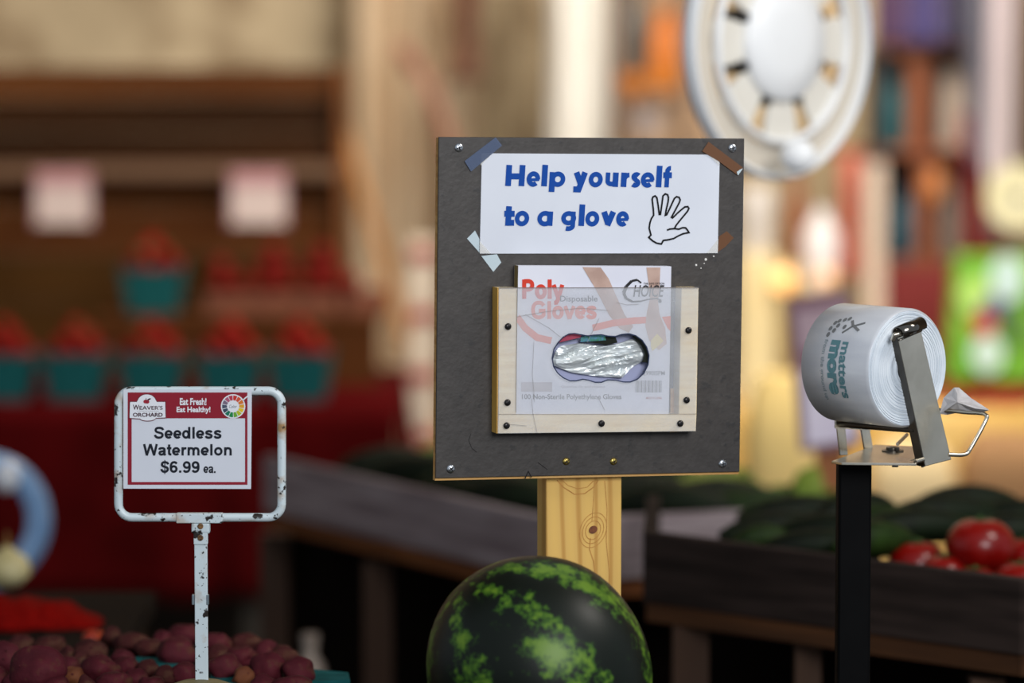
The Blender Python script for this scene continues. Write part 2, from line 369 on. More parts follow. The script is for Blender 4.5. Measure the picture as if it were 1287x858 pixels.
MB().prism([e_[0] - BP.u * .0005, e_[1] - BP.u * .0005, e_[1] - BP.u * .0005 - BP.n * .0215, e_[0] - BP.u * .0005 - BP.n * .0215], BP.u * -.0010).build('holder_side', mat('ochre_side_board', 'e0a848', 'eebb5c', scale=14, rough=.6), stand, label='ochre yellow left side of the holder')
hz = [(120,430),(140,330),(185,260),(240,200),(300,168),(360,162),(430,175),(500,188),(570,180),(650,175),(720,190),(800,195),(870,172),(950,165),(1020,185),(1090,235),(1140,310),(1165,400),(1155,500),(1110,590),(1040,655),(960,685),(890,685),(800,665),(720,662),(650,688),(580,688),(510,665),(450,655),(380,672),(310,672),(240,640),(180,590),(135,520)]
hole = [(680 + x / 8.58, 400 + y / 8.58) for x, y in hz]
def holed(corners, hole, off, th, mi_edge=1):
    # panel with a hole: every hole vertex joins a matching point on the outline
    mb = MB(); n = len(hole); cx = sum(p[0] for p in hole) / n; cy = sum(p[1] for p in hole) / n
    (x0, y0), (x1, y1) = (corners[0][0], corners[0][1]), (corners[2][0], corners[2][1])
    out = []
    for x, y in hole:
        dx, dy = x - cx, y - cy; t = min(((x1 - cx) / dx) if dx > 0 else ((x0 - cx) / dx if dx < 0 else 1e9), ((y1 - cy) / dy) if dy > 0 else ((y0 - cy) / dy if dy < 0 else 1e9))
        out.append([cx + dx * t, cy + dy * t])
    for c in ((x0, y0), (x1, y0), (x1, y1), (x0, y1)):
        k = min(range(n), key=lambda i: (out[i][0] - c[0]) ** 2 + (out[i][1] - c[1]) ** 2); out[k] = list(c)
    def sk(p):   # follow the real (slightly skewed) corners
        s = (p[0] - x0) / (x1 - x0); t = (p[1] - y0) / (y1 - y0); c = corners
        return tuple((c[0][i] * (1 - s) + c[1][i] * s) * (1 - t) + (c[3][i] * (1 - s) + c[2][i] * s) * t for i in (0, 1))
    O = [sk(p) for p in out]
    f0 = [BP.w(*p, off) for p in O]; f1 = [BP.w(*p, off) for p in hole]
    g0 = [p - BP.n * th for p in f0]; g1 = [p - BP.n * th for p in f1]
    mb.add(f0 + f1, [(i, i + n, (i + 1) % n + n, (i + 1) % n) for i in range(n)])
    mb.add(g0 + g1, [(i, (i + 1) % n, (i + 1) % n + n, i + n) for i in range(n)])
    mb.add(f1 + g1, [(i, i + n, (i + 1) % n + n, (i + 1) % n) for i in range(n)], mi_edge)
    mb.add(f0 + g0, [(i, (i + 1) % n, (i + 1) % n + n, i + n) for i in range(n)], 0)
    return mb
ac = bpy.data.materials.new('scuffed_acrylic'); ac.use_nodes = True; nt = ac.node_tree; N = nt.nodes; L = nt.links; N.remove(N['Principled BSDF'])
tr = N.new('ShaderNodeBsdfTransparent'); df = N.new('ShaderNodeBsdfDiffuse'); df.inputs[0].default_value = rgb('e9ecf2')
gl = N.new('ShaderNodeBsdfGlossy'); gl.inputs['Roughness'].default_value = .12
tc = N.new('ShaderNodeTexCoord'); ns = N.new('ShaderNodeTexNoise'); ns.inputs['Scale'].default_value = 25; L.new(tc.outputs['Object'], ns.inputs[0])
mr = N.new('ShaderNodeMapRange'); mr.inputs[3].default_value = .12; mr.inputs[4].default_value = .36; L.new(ns.outputs[0], mr.inputs[0])
m1 = N.new('ShaderNodeMixShader'); L.new(mr.outputs[0], m1.inputs[0]); L.new(tr.outputs[0], m1.inputs[1]); L.new(df.outputs[0], m1.inputs[2])
m2 = N.new('ShaderNodeMixShader'); m2.inputs[0].default_value = .05; L.new(m1.outputs[0], m2.inputs[1]); L.new(gl.outputs[0], m2.inputs[2])
L.new(m2.outputs[0], N['Material Output'].inputs[0])
edge = ink('acrylic_cut_edge', '2c3550', .3)
pan = holed([(627.3, 361.3), (878, 361), (874.5, 541.7), (626, 544.5)], hole, HO, .0025).build('clear_panel', [ac, edge], stand, label='scuffed clear plastic panel with a wavy oval hand hole')
mb = MB(); strip(mb, [BP.w(x, y, HO + .0003) for x, y in hole], .0013, BP.n, True); mb.build('hole_rim', edge, pan)
mb = MB(); strip(mb, [BP.w(627.4, 361.7, HO + .0002), BP.w(877.8, 361.5, HO + .0002)], .0009, BP.n); mb.build('panel_edge', ink('panel_edge_grey', '77706e', .4), pan)
mb = MB()
scr = [[(649, 398), (690, 391), (730, 387), (765, 390)], [(775, 380), (788, 383), (803, 382)], [(668, 500), (670, 520), (675, 544)], [(753, 400), (738, 430)], [(660, 395), (690, 412), (705, 424)],
       [(671, 430), (669, 470), (672, 505)], [(752, 500), (760, 515)], [(640, 533), (662, 535)]]
for q in scr: strip(mb, [BP.w(x, y, HO + .0002) for x, y in q], .00045, BP.n)
mb.build('scratch', ink('scratch_grey', '8d8a88'), pan)
mb = MB(); strip(mb, [BP.w(650, 363, HO + .0002), BP.w(648.4, 518, HO + .0002)], .0006, BP.n); strip(mb, [BP.w(627, 520.5, HO + .0002), BP.w(875, 520.2, HO + .0002)], .0004, BP.n); mb.build('rail_seam', ink('seam_grey', '6e675c'), pan)
darkscrew = mat('dark_screw', '3c3a3a', rough=0.35, metal=0.9)
for q in ((638.5, 410.2), (637.8, 505.7), (636.7, 534.7), (756, 532), (855, 532), (863, 502.6), (865.4, 415)): screw(q[0], q[1], .0040, HO, darkscrew, pan)

# carton of gloves
gb = thing('glove_carton', BP.w(745, 520, .012), 'white carton of disposable gloves behind the clear panel, red print', 'box')
BO = .0195; corners = [(651.4, 333.8), (843.7, 334.7), (840.6, 520.2), (648, 520.2)]
carton = mat('white_carton', 'd6d7e4', 'dfe0ea', rough=0.5, scale=10, bump=0.05)
inner = mat('lavender_card', 'a7abcb', rough=0.6)
holed(corners, hole, BO, .0006, 1).build('front_panel', [carton, inner], gb)
side = mat('carton_side_shaded', '6f5f3c', '8a7748', rough=0.7, scale=20)  # left side of the white carton, its shade put into the colour
mb = MB(); e = [BP.w(*p, BO - .0007) for p in corners]; d = -BP.n * .0155
mb.prism([e[0], e[3], e[3] + BP.u * .0006, e[0] + BP.u * .0006], d); mb.build('side_panel', side, gb)
mb = MB(); mb.prism([e[1] - BP.u * .0006, e[2] - BP.u * .0006, e[2], e[1]], d); mb.prism([e[0], e[0] - BP.v * .0006, e[1] - BP.v * .0006, e[1]], d)
mb.prism([e[3], e[3] + BP.v * .0006, e[2] + BP.v * .0006, e[2]], d); mb.prism([q + d for q in e], -BP.n * .0005); mb.build('carton_shell', carton, gb)
mb = MB(); mb.poly([BP.w(x, y, .008) for x, y in ((690, 414), (820, 414), (820, 484), (690, 484))][::-1]); mb.build('inner_flap', inner, gb, label='lavender inner card seen through the hole')
z5 = lambda L_: [(680 + x / 8.58, 400 + y / 8.58) for x, y in L_]
mb = MB(); mb.poly([BP.w(x, y, .0185) for x, y in z5([(185,262),(240,200),(300,162),(440,168),(425,205)])][::-1]); mb.build('red_flap', ink('flap_red', 'a8485c'), gb, label='small dull red flap in the hole')
strips = MB(); strips.poly([BP.w(x, y, .0187) for x, y in z5([(425,255),(432,205),(520,178),(650,170),(690,185),(700,235),(560,245)])][::-1]); strips.build('green_strip', mat('patterned_green', '2f7d5c', '4f86a8', scale=300, rough=.4), gb, label='green and blue patterned strip')
mb = MB(); mb.poly([BP.w(x, y, .0186) for x, y in z5([(425,262),(560,250),(700,235),(695,190),(800,190),(825,262),(700,285),(560,262)])][::-1]); mb.build('dark_fold', ink('fold_dark', '1c2018'), gb)
mb = MB(); mb.poly([BP.w(x, y, .0184) for x, y in z5([(980,190),(1030,180),(1100,235),(1150,320),(1170,400),(1150,480),(1090,470),(1120,380),(1080,290)])][::-1]); mb.build('dark_fold', ink('fold_dark', '1c2018'), gb)
# crumpled gloves in the opening
fo = z5([(128,440),(160,350),(210,295),(430,262),(550,285),(700,292),(820,270),(1000,215),(1100,290),(1145,350),(1105,455),(990,520),(870,645),(740,632),(600,622),(330,585),(130,505)])
fc = (sum(p[0] for p in fo) / len(fo), sum(p[1] for p in fo) / len(fo))
mb = MB(); rings = []; NR = 14; NA = 64
def fo_at(t):
    t = t * len(fo); i = int(t) % len(fo); f = t - int(t); a, b = fo[i], fo[(i + 1) % len(fo)]; return (a[0] * (1 - f) + b[0] * f, a[1] * (1 - f) + b[1] * f)
for i in range(NR + 1):
    s = 1 - i / NR * .97; ring = []
    for j in range(NA):
        x, y = fo_at(j / NA); x = fc[0] + (x - fc[0]) * s; y = fc[1] + (y - fc[1]) * s
        q = Vector((x * .045, y * .13 + .03 * x, 0)); h = 1.3 * noise.noise(q * .7) + 1.2 * abs(noise.noise(q * 1.1 + Vector((5, 1, 0))))
        ring.append(BP.w(x, y, .0155 + .0050 * h * (1 if s < .97 else .3) - .003 * (s ** 6)))
    rings.append(ring)
mb.ring_loft(rings[::-1], False); mb.poly(rings[-1])
mb.build('crumpled_glove', mat('clear_glove_film', 'ccd3d6', 'e4e9e8', rough=0.34, metal=0.35, scale=60), gb, label='silvery crumpled plastic gloves in the hand hole')
# carton print
def PR(name, colr, fn, label=None):
    mb = MB(); fn(mb); return mb.build(name, ink('ink_' + colr, colr), gb, label=label)
po = BO + .0003
skin = mat('printed_skin', 'ae8f82', 'c4a698', scale=40, rough=.6)
mb = MB(); mb.poly([BP.w(x, y, po) for x, y in [(732,335.5),(755,336),(765,350),(776,375),(785,395),(796,410),(790,418),(778,412),(765,395),(748,362)]][::-1]); mb.build('printed_arm', skin, gb)
mb = MB(); mb.poly([BP.w(x, y, po) for x, y in [(812.5,336),(830,336),(829,360),(827,378),(829,395),(836,412),(838,432),(828,440),(816,428),(811,410),(813,392),(817,375),(815,355)]][::-1]); mb.build('printed_arm', skin, gb)
def sw(mb):
    strip(mb, [BP.w(x, y, po) for x, y in ((650, 398), (660, 412), (675, 424), (693, 428))], .008, BP.n)
    strip(mb, [BP.w(x, y, po) for x, y in ((745, 412), (770, 406), (795, 403), (812, 402))], .008, BP.n)
    mb.poly([BP.w(x, y, po) for x, y in ((832, 398), (843, 397), (842.5, 416), (839, 412))][::-1])
PR('printed_swoosh', 'e0765c', sw)
mb = MB(); mb.poly([BP.w(x, y, po + .0001) for x, y in [(818,436),(818,428),(826,419),(834,428),(826,436),(820,441)]][::-1]); mb.build('printed_food', ink('food_yellow', 'dcc878'), gb)
PR('lettering', 'd2402f', lambda mb: word(mb, 'Poly', BP, 657, 707, 351, 375.4, po, 175), 'red lettering')
PR('lettering', 'e07a66', lambda mb: word(mb, 'Gloves', BP, 669, 749, 378.3, 400.6, po, 165))
PR('lettering', '4a4a50', lambda mb: (text_on(mb, 'Disposable', BP, (704, 371.5, 751, 381), po + .0001, .01)))
def choice(mb):
    text_on(mb, 'HOICE', BP, (796, 358, 835, 373), po + .0002, .01, .25)
    pts = [(806,355.5),(801,351.5),(794,353),(787,360),(784,368),(787,375),(795,379),(805,378.5),(815,376),(825,375),(831,377),(830,380)]
    for i in range(len(pts) - 1):
        strip(mb, [BP.w(*pts[i], po + .0002), BP.w(*pts[i + 1], po + .0002)], .0015 + .0028 * max(0, 1 - abs(i - 3) / 3.5), BP.n)
    mb.poly(disc(BP, 829.5, 378.5, .0022, .0018, po + .0002, 12))
    text_on(mb, 'THE SAFE OPTION', BP, (809, 355, 835, 357.5), po + .0003, .01)
PR('logo', '2c2a2c', choice)
def small(mb):
    text_on(mb, '100 Non-Sterile Polyethylene Gloves', BP, (656, 495, 781, 503.5), po, .02)
    text_on(mb, '2990ISPM', BP, (808, 466, 835.5, 471.5), po, .01)
    for k in range(22):
        x = 799 + k * 1.55; wd = (.0004, .0007, .0010)[k * 7 % 3]
        strip(mb, [BP.w(x, 478, po), BP.w(x - .2, 493, po)], wd, BP.n)
PR('lettering', '6a686c', small)
PR('lettering', 'b46a66', lambda mb: text_on(mb, 'MADE IN CHINA', BP, (812, 498.5, 832, 501.5), po, .01))
PR('lettering', 'b9b2b8', lambda mb: (text_on(mb, 'Guantes de polietileno', BP, (705, 484, 760, 488), po, .01), mb.poly([BP.w(x, y, po) for x, y in ((655, 480), (694, 480), (694, 492), (655, 492))][::-1])))

# paper sign, hand drawn glyph strokes
ps = thing('paper_sign', BP.w(753, 318, .0005), 'white paper notice offering customers a glove, blue lettering, taped to the board', 'sign')
PO = .0012; SO = .0016
BP.quad([(605.7, 192.6), (603, 318.6), (902, 318), (904.6, 194.3)], PO, .0008).build('sheet', paper, ps)
def arc(cx, cy, rx, ry, a0, a1, n=14): return [(cx + rx * math.cos(R(a0 + (a1 - a0) * i / n)), cy + ry * math.sin(R(a0 + (a1 - a0) * i / n))) for i in range(n + 1)]
SW = 7.2; h = SW / 2; hc = 2.75; XH = 18.0; CH = 26.5
def glyph(ch, w):
    o = arc(w / 2, XH / 2, w / 2 - hc, XH / 2 - hc + .5, 0, 360, 28)
    if ch == 'H': return [[(h, 0), (h, CH)], [(w - h, 0), (w - h, CH)], [(h, CH * .46), (w - h, CH * .46)]]
    if ch == 'l': return [[(w / 2, 0), (w / 2, CH + .5)]]
    if ch == 'o': return [o]
    if ch == 'e': return [arc(w / 2, XH / 2, w / 2 - hc, XH / 2 - hc + .5, -4, 312, 24), [(w * .2, XH * .44), (w * .5, XH * .45), (w - 1.0, XH * .47)]]
    if ch == 'a': return [o, [(w - h, 0), (w - h, XH)]]
    if ch == 'p': return [arc(w / 2 + .8, XH / 2, w / 2 - hc - .6, XH / 2 - hc + .5, 0, 360, 28), [(h, -7), (h, XH)]]
    if ch == 'g': return [arc(w / 2, XH / 2 + .6, w / 2 - hc, XH / 2 - hc - .2, 0, 360, 28), [(w - h, XH), (w - h, 0)] + arc(w / 2, 0, w / 2 - h, 3.5, 0, -120, 8)]
    if ch == 'y': return [[(h + .2, XH), (w * .5, h + 1)], [(w - h - .2, XH), (w * .42, -3.6), (1, -3.4)]]
    if ch == 'v': return [[(h - .2, XH), (w * .5, h - 1)], [(w - h + .2, XH), (w * .5, h - 1), (w * .5 - .6, .6)]]
    if ch == 'u': return [[(h, XH), (h, XH * .4)] + arc(w / 2, XH * .40, w / 2 - h, XH * .40 - h, 180, 360, 10), [(w - h, 0), (w - h, XH)]]
    if ch == 'r': return [[(h, 0), (h, XH)], [(h, XH * .5)] + arc(w * .82, XH * .42, w * .5, XH * .42 - 0, 160, 88, 6)]
    if ch == 's': return [arc(w * .55, XH * .71, w * .30, XH * .29 - hc * .8, 30, 250, 10) + arc(w * .45, XH * .29, w * .33, XH * .29 - hc * .8, 70, -145, 10)]
    if ch == 'f': return [[(w * .42, 0), (w * .42, CH * .75)] + arc(w * .42 + 3.6, CH * .75, 3.6, CH * .25 - h + 1, 180, 80, 6), [(0, XH - h + .8), (w - 1, XH - h + .8)]]
    if ch == 't': return [[(w * .42, CH * .92), (w * .42, h), (w, h)], [(0, XH - h + .5), (w, XH - h + .5)]]
    return []
lines = [(233.6, 0.0082, [('H', 635, 659), ('e', 661.5, 678.3), ('l', 680, 687.6), ('p', 690, 709.7), ('y', 719.8, 738.3), ('o', 739.6, 757), ('u', 759.8, 776.8), ('r', 780, 792.3), ('s', 793, 804.2), ('e', 805, 822), ('l', 824.2, 831.2), ('f', 832.8, 844.6)]),
         (283.4, 0.004, [('t', 633, 646), ('o', 646.7, 664.5), ('a', 675, 694.3), ('g', 705, 723.5), ('l', 726.8, 734.2), ('o', 735.3, 752.6), ('v', 754.8, 773.4), ('e', 774, 790)])]
MPP = (BP.w(700, 250, 0) - BP.w(701, 250, 0)).length
sgn = MB()
nst = 0
for base, sl, L_ in lines:
    for ch, x0, x1 in L_:
        for stq in glyph(ch, x1 - x0):
            cl = (stq[0][0] - stq[-1][0]) ** 2 + (stq[0][1] - stq[-1][1]) ** 2 < .01
            nst += 1
            pts = [BP.w(x0 + x + .06 * y, base + sl * (x0 + x - 635) - y, SO + .00004 * (nst % 3)) for x, y in (stq[:-1] if cl else stq)]
            strip(sgn, pts, (SW if len(pts) < 3 or (len(pts) == 3 and ch != 'e') else (5.7 if ch != 'e' or len(pts) > 5 else 3.6)) * 0.97e-3, BP.n, cl)
sgn.build('lettering', ink('sign_blue', '0d479c'), ps, label='bold blue lettering')
hp = [(297,687),(312,672),(300,625),(305,590),(315,560),(330,538),(328,500),(320,430),(326,414),(340,408),(352,420),(360,470),(368,532),(376,532),(385,470),(393,408),(408,394),(424,400),(430,418),(428,445),(415,500),(409,538),(418,535),(440,490),(470,425),(485,413),(502,418),(509,435),(502,455),(470,515),(450,552),(458,556),(500,515),(540,482),(560,480),(568,492),(558,512),(510,570),(482,605),(470,628),(500,632),(525,622),(545,623),(558,638),(568,655),(530,662),(500,675),(465,695),(430,703),(395,708),(382,732),(350,726),(322,710)]
mb = MB(); strip(mb, [BP.w(760 + x / 5.36, 170 + y / 5.36, SO) for x, y in hp], .0021, BP.n, True)
strip(mb, [BP.w(760 + x / 5.36, 170 + y / 5.36, SO) for x, y in ((420, 638), (440, 631), (472, 628))], .0021, BP.n)
mb.build('hand_drawing', ink('sign_black', '101114'), ps, label='black outline of an open hand')
def tape_mat(name, c, a, rough=.2):
    m = bpy.data.materials.new(name); m.use_nodes = True; b = m.node_tree.nodes['Principled BSDF']
    b.inputs['Base Color'].default_value = rgb(c); b.inputs['Alpha'].default_value = a; b.inputs['Roughness'].default_value = rough; return m
tclear = tape_mat('clear_tape', '5d6b88', .6); twhite = tape_mat('frosted_tape', 'c3d3da', .92, .4); tbrown = tape_mat('brown_tape', '6b4426', .92, .3); tthin = tape_mat('thin_clear_tape', 'f2f0ea', .35)
T = lambda pts, off, m: BP.quad(pts, off, .0002).build('tape', m, ps)
T([(583.9, 202.4), (592, 215.5), (606, 204), (631, 182.8), (623, 172.4)], .0024, tclear)['label'] = 'clear bluish tape on the upper left corner'
T([(890.6, 178), (882.5, 190), (904, 203), (927.5, 220.4), (934, 210.6)], .0004 + .0018, tbrown)['label'] = 'brown tape on the upper right corner'
T([(587, 299.7), (602.5, 317.3), (602.5, 300), (597, 289.6)], .0006, twhite)['label'] = 'frosted white tape on the lower left corner'
T([(605, 321.6), (620, 341.5), (630, 329.7), (624.6, 319.3)], .0006, twhite)
T([(903.7, 297), (902, 316.7), (911.8, 310), (922.3, 298.7), (913.5, 290.5)], .0008, tbrown)['label'] = 'brown tape on the lower right corner'
T([(605, 193.5), (604, 208), (618, 193.8)], .0020, tthin); T([(890, 194.2), (904, 208), (904.4, 194.6)], .0020, tthin)
T([(603, 303), (603, 318.4), (617, 318.4)], .0020, tthin); T([(903, 300), (888, 318), (902, 317.7)], .0020, tthin)
T([(926, 216), (927.5, 220.4), (934, 211.5), (930, 213)], .0030, twhite)

# ------------------------------------------------------------------ price sign on the left
SP = Pl((-0.368, 4.45, 1.17), (math.cos(R(1.1)), math.sin(R(1.1)), 0), (0, 0, 1))
base_top = at(253, 853, 4.45); TZ = 0.875
def enamel():
    m = bpy.data.materials.new('chipped_white_enamel'); m.use_nodes = True; nt = m.node_tree; N = nt.nodes; L = nt.links; b = N['Principled BSDF']
    tc = N.new('ShaderNodeTexCoord')
    def nz(s, lo, hi, det=5):
        n = N.new('ShaderNodeTexNoise'); n.inputs['Scale'].default_value = s; n.inputs['Detail'].default_value = det; L.new(tc.outputs['Object'], n.inputs[0])
        r = N.new('ShaderNodeValToRGB'); r.color_ramp.elements[0].position = lo; r.color_ramp.elements[1].position = hi; L.new(n.outputs[0], r.inputs[0]); return r.outputs[0]
    prev = rgb('ccd9de')
    for s, lo, hi, c in ((26, .56, .72, 'a7845a'), (75, .60, .64, '241c18'), (240, .66, .69, '33302e')):
        mx = N.new('ShaderNodeMix'); mx.data_type = 'RGBA'; L.new(nz(s, lo, hi), mx.inputs[0])
        if isinstance(prev, tuple): mx.inputs[6].default_value = prev
        else: L.new(prev, mx.inputs[6])
        mx.inputs[7].default_value = rgb(c); prev = mx.outputs[2]
    L.new(prev, b.inputs['Base Color']); b.inputs['Roughness'].default_value = .35; return m
EN = enamel()
sb = Vector((base_top.x, base_top.y, TZ))
sh = thing('price_sign_holder', sb, 'chipped white metal price frame on a thin stem among the potatoes', 'sign holder')
x0, y0, x1, y1, rr = 149, 491, 354, 650, 17
path = []
for cx, cy, a0 in ((x1 - rr, y0 + rr, -90), (x1 - rr, y1 - rr, 0), (x0 + rr, y1 - rr, 90), (x0 + rr, y0 + rr, 180)):
    for k in range(9):
        a = R(a0 + 90 * k / 8); path.append(SP.w(cx + rr * math.cos(a), cy + rr * math.sin(a), 0))
MB().loop(path, .0052, .005, SP.n, 10).build('frame', EN, sh, smooth=True)
MB().box(SP.w(251, 650.5, .0005), (.054, .0115, .0115)).build('frame_sleeve', EN, sh, bevel=.001)
rust = mat('rusty_metal', '8a6a3c', 'b59a68', scale=120, rough=.6)
pt = SP.w(252.5, 663, 0); MB().box(pt, (.022, .010, .014)).build('bracket', EN, sh, bevel=.003)
MB().box(SP.w(252.5, 675, 0), (.0165, .009, .016)).build('bracket', EN, sh, bevel=.001)
for yy in (661, 675.5): MB().lathe([(.0034, 0), (.0034, .0012), (.0022, .0016), (.002, .0004)], SP.w(252, yy, .0048), SP.n, 14).build('rivet', mat('dark_rust', '3a2414', '8a6234', scale=300, rough=.6), sh, smooth=True)
top = SP.w(253, 655, 0); bot = Vector((base_top.x, SP.w(253, 850, 0).y, base_top.z - .004))
MB().box((top + bot) / 2, (.0152, .005, top.z - bot.z)).build('stem', EN, sh, bevel=.001)
for dx in (-9, 9): MB().box(SP.w(252 + dx, 753, -.001), (.003, .008, .012)).build('clip', mat('grey_clip', '8d9aa2', rough=.4, metal=.8), sh, bevel=.0006)
MB().lathe([(.052, 0), (.052, .012), (.049, .022), (.04, .030), (.025, .0355), (.004, base_top.z - TZ)], sb, (0, 0, 1), 32).build('base', mat('olive_cast_base', '6a6040', '7d7350', scale=40, rough=.6), sh, smooth=True, label='olive domed foot')
pcd = thing('price_card', SP.w(238, 614, .006), 'white price card for seedless watermelon with a dark red border and orchard logo', 'price card')
CP = Pl(SP.p(0, 0, .0058), SP.u, SP.v); cc = .0003
CP.quad([(155, 489.5), (155, 613.8), (315.5, 614.2), (316.5, 489)], .0004, .0008).build('card', paper, pcd)
cred = ink('card_red', '8f1f30', .45)
mb = MB()
def Q(mb, pl, x0, y0, x1, y1, off): mb.poly([pl.w(x0, y1, off), pl.w(x1, y1, off), pl.w(x1, y0, off), pl.w(x0, y0, off)])
Q(mb, CP, 160.5, 493, 311, 525.5, .0006); Q(mb, CP, 160.5, 525.5, 165.5, 609, .0006); Q(mb, CP, 308, 525.5, 311, 609, .0006); Q(mb, CP, 165.5, 605.5, 308, 609, .0006)
mb.build('card_border', cred, pcd)
dk = ink('card_black', '1e222c')
mb = MB(); word(mb, 'Seedless', CP, 194.5, 278, 536.3, 551, .0007); word(mb, 'Watermelon', CP, 181, 291.5, 557.8, 572.2, .0007)
word(mb, '$6.99', CP, 202.8, 250.5, 579.5, 593.8, .0007); word(mb, 'ea.', CP, 256.3, 271, 582.6, 594.2, .0007)
mb.build('lettering', dk, pcd)
cw = ink('card_white', 'e6e8ee')
mb = MB(); text_on(mb, 'Eat Fresh!', CP, (226, 500, 259.5, 509), .0009, .03); text_on(mb, 'Eat Healthy!', CP, (222, 510.8, 264.5, 520), .0009, .03); mb.build('lettering', cw, pcd, label='white lettering')
def plaque(g):
    P_ = [(163.5-g,505-g),(172,505-g)] + [(184.5 - (11.5+g)*math.cos(R(a)), 505 - (9.5+g)*math.sin(R(a))) for a in range(15, 166, 15)] + [(197,505-g),(207.5+g,505-g),(208+g,524.5+g),(196,525+g)] + [(185.5 + 10*math.cos(R(a)), 525+g + 3.5*math.sin(R(a))) for a in range(15, 166, 25)] + [(163+(-g),525+g)]
    return P_
mb = MB(); mb.prism([CP.w(x, y, .0010) for x, y in plaque(1)][::-1], -CP.n * .0004); mb.build('plaque_edge', ink('plaque_grey', '6d2a36'), pcd)
mb = MB(); mb.prism([CP.w(x, y, .0013) for x, y in plaque(0)][::-1], -CP.n * .0004); mb.build('plaque', cw, pcd, label='white arched logo plaque')
mb = MB(); text_on(mb, 'W', CP, (167, 508.5, 175, 514.8), .0015, .02); text_on(mb, "EAVER'S", CP, (175.3, 509.8, 204.5, 514.8), .0015, .015); text_on(mb, 'ORCHARD', CP, (167, 518.5, 204.5, 523.6), .0015, .03)
strip(mb, [CP.w(172, 516.6, .0015), CP.w(200, 516.6, .0015)], .0002, CP.n); mb.build('lettering', ink('plaque_ink', '3d1526'), pcd)
mb = MB(); mb.poly(disc(CP, 182.8, 504.5, .0024, .0022, .0016, 14)); mb.poly(disc(CP, 185.2, 504.7, .0024, .0022, .0016, 14)); mb.build('apple_emblem', ink('apple_red', 'a3283a'), pcd)
mb = MB(); mb.poly(disc(CP, 187.5, 501.5, .0022, .0009, .0017, 10, .4)); strip(mb, [CP.w(184, 503, .0017), CP.w(183.5, 500, .0017)], .0005, CP.n); mb.build('apple_leaf', ink('plaque_ink', '3d1526'), pcd)
mb = MB(); mb.poly(disc(CP, 293, 510.5, .0142, .0142, .0010, 32)); strip(mb, [CP.w(303, 504.5, .0010), CP.w(312, 497, .0010)], .0014, CP.n); mb.build('wheel_disc', cw, pcd, label='white disc of the colour wheel')
wc = ['c8302c', 'd4553a', 'd9772f', 'e0a32a', 'e3c62c', 'b8bd2a', '6da83a', '1f8a4c', '17745c', '3d4d60', '4d5368', '7b6a80', 'b05a78', 'b93a50']
for i, c in enumerate(wc):
    a0 = R(90 - i * 360 / 14 - 1); a1 = R(90 - (i + 1) * 360 / 14 + 3)
    cn = CP.w(293, 510.5, .0012); f = lambda r, a: cn + CP.u * r * math.cos(a) + CP.v * r * math.sin(a)
    mb = MB(); mb.poly([f(.0072, a0), f(.0128, a0), f(.0128, (a0 + a1) / 2), f(.0128, a1), f(.0072, a1)][::-1]); mb.build('wheel_segment', ink('wheel_' + c, c), pcd)
mb = MB(); text_on(mb, 'Color', CP, (288, 508.5, 298, 512.5), .0012, .0, .3); mb.build('lettering', ink('wheel_ink', '6a7078'), pcd)

# ------------------------------------------------------------------ watermelon
def melon_mat():
    m = bpy.data.materials.new('watermelon_rind'); m.use_nodes = True; nt = m.node_tree; N = nt.nodes; L = nt.links; b = N['Principled BSDF']
    tc = N.new('ShaderNodeTexCoord'); sx = N.new('ShaderNodeSeparateXYZ'); L.new(tc.outputs['Object'], sx.inputs[0])
    at2 = N.new('ShaderNodeMath'); at2.operation = 'ARCTAN2'; L.new(sx.outputs[1], at2.inputs[0]); L.new(sx.outputs[0], at2.inputs[1])
    n1 = N.new('ShaderNodeTexNoise'); n1.inputs['Scale'].default_value = 16; n1.inputs['Detail'].default_value = 3; L.new(tc.outputs['Object'], n1.inputs[0])
    def M(op, a, b_=None):
        q = N.new('ShaderNodeMath'); q.operation = op
        for i, v in enumerate((a, b_)):
            if v is None: continue
            if isinstance(v, (int, float)): q.inputs[i].default_value = v
            else: L.new(v, q.inputs[i])
        return q.outputs[0]
    wob = M('MULTIPLY', M('SUBTRACT', n1.outputs[0], .5), 3.0)
    s = M('SINE', M('ADD', M('MULTIPLY', at2.outputs[0], 7), wob))
    n2 = N.new('ShaderNodeTexNoise'); n2.inputs['Scale'].default_value = 55; n2.inputs['Detail'].default_value = 6; n2.inputs['Roughness'].default_value = .7; L.new(tc.outputs['Object'], n2.inputs[0])
    n3 = N.new('ShaderNodeTexNoise'); n3.inputs['Scale'].default_value = 15; n3.inputs['Detail'].default_value = 2; L.new(tc.outputs['Object'], n3.inputs[0])
    v = M('ADD', M('ADD', M('MULTIPLY', s, .42), M('MULTIPLY', M('SUBTRACT', n2.outputs[0], .5), 4.2)), M('MULTIPLY', M('SUBTRACT', n3.outputs[0], .5), 1.4))
    cr = N.new('ShaderNodeValToRGB'); e = cr.color_ramp.elements; e[0].position = .0; e[0].color = rgb('060e06'); e[1].position = .75; e[1].color = rgb('5c7c20')
    q = e.new(.10); q.color = rgb('0a1808'); q = e.new(.34); q.color = rgb('2f5212'); L.new(v, cr.inputs[0]); L.new(cr.outputs[0], b.inputs['Base Color'])
    b.inputs['Roughness'].default_value = .42; b.inputs['Specular IOR Level'].default_value = .28; return m
mc = at(677.5, 843, 4.30); mcz = Vector((mc.x, mc.y, mc.z))
ax = Vector((-.62, -.12, .78)).normalized(); Mr = ax.to_track_quat('Z', 'Y').to_matrix()
mb = MB(); mb.ell((0, 0, 0), (.1262, .1262, .133), None, 48, 32, .02, 3)
wm = mb.build('watermelon', melon_mat(), None, smooth=True, off=(0, 0, 0)); wm.location = mcz; wm.rotation_euler = Mr.to_euler()
tag(wm, 'large dark green watermelon with mottled light green stripes in front of the post', 'watermelon')
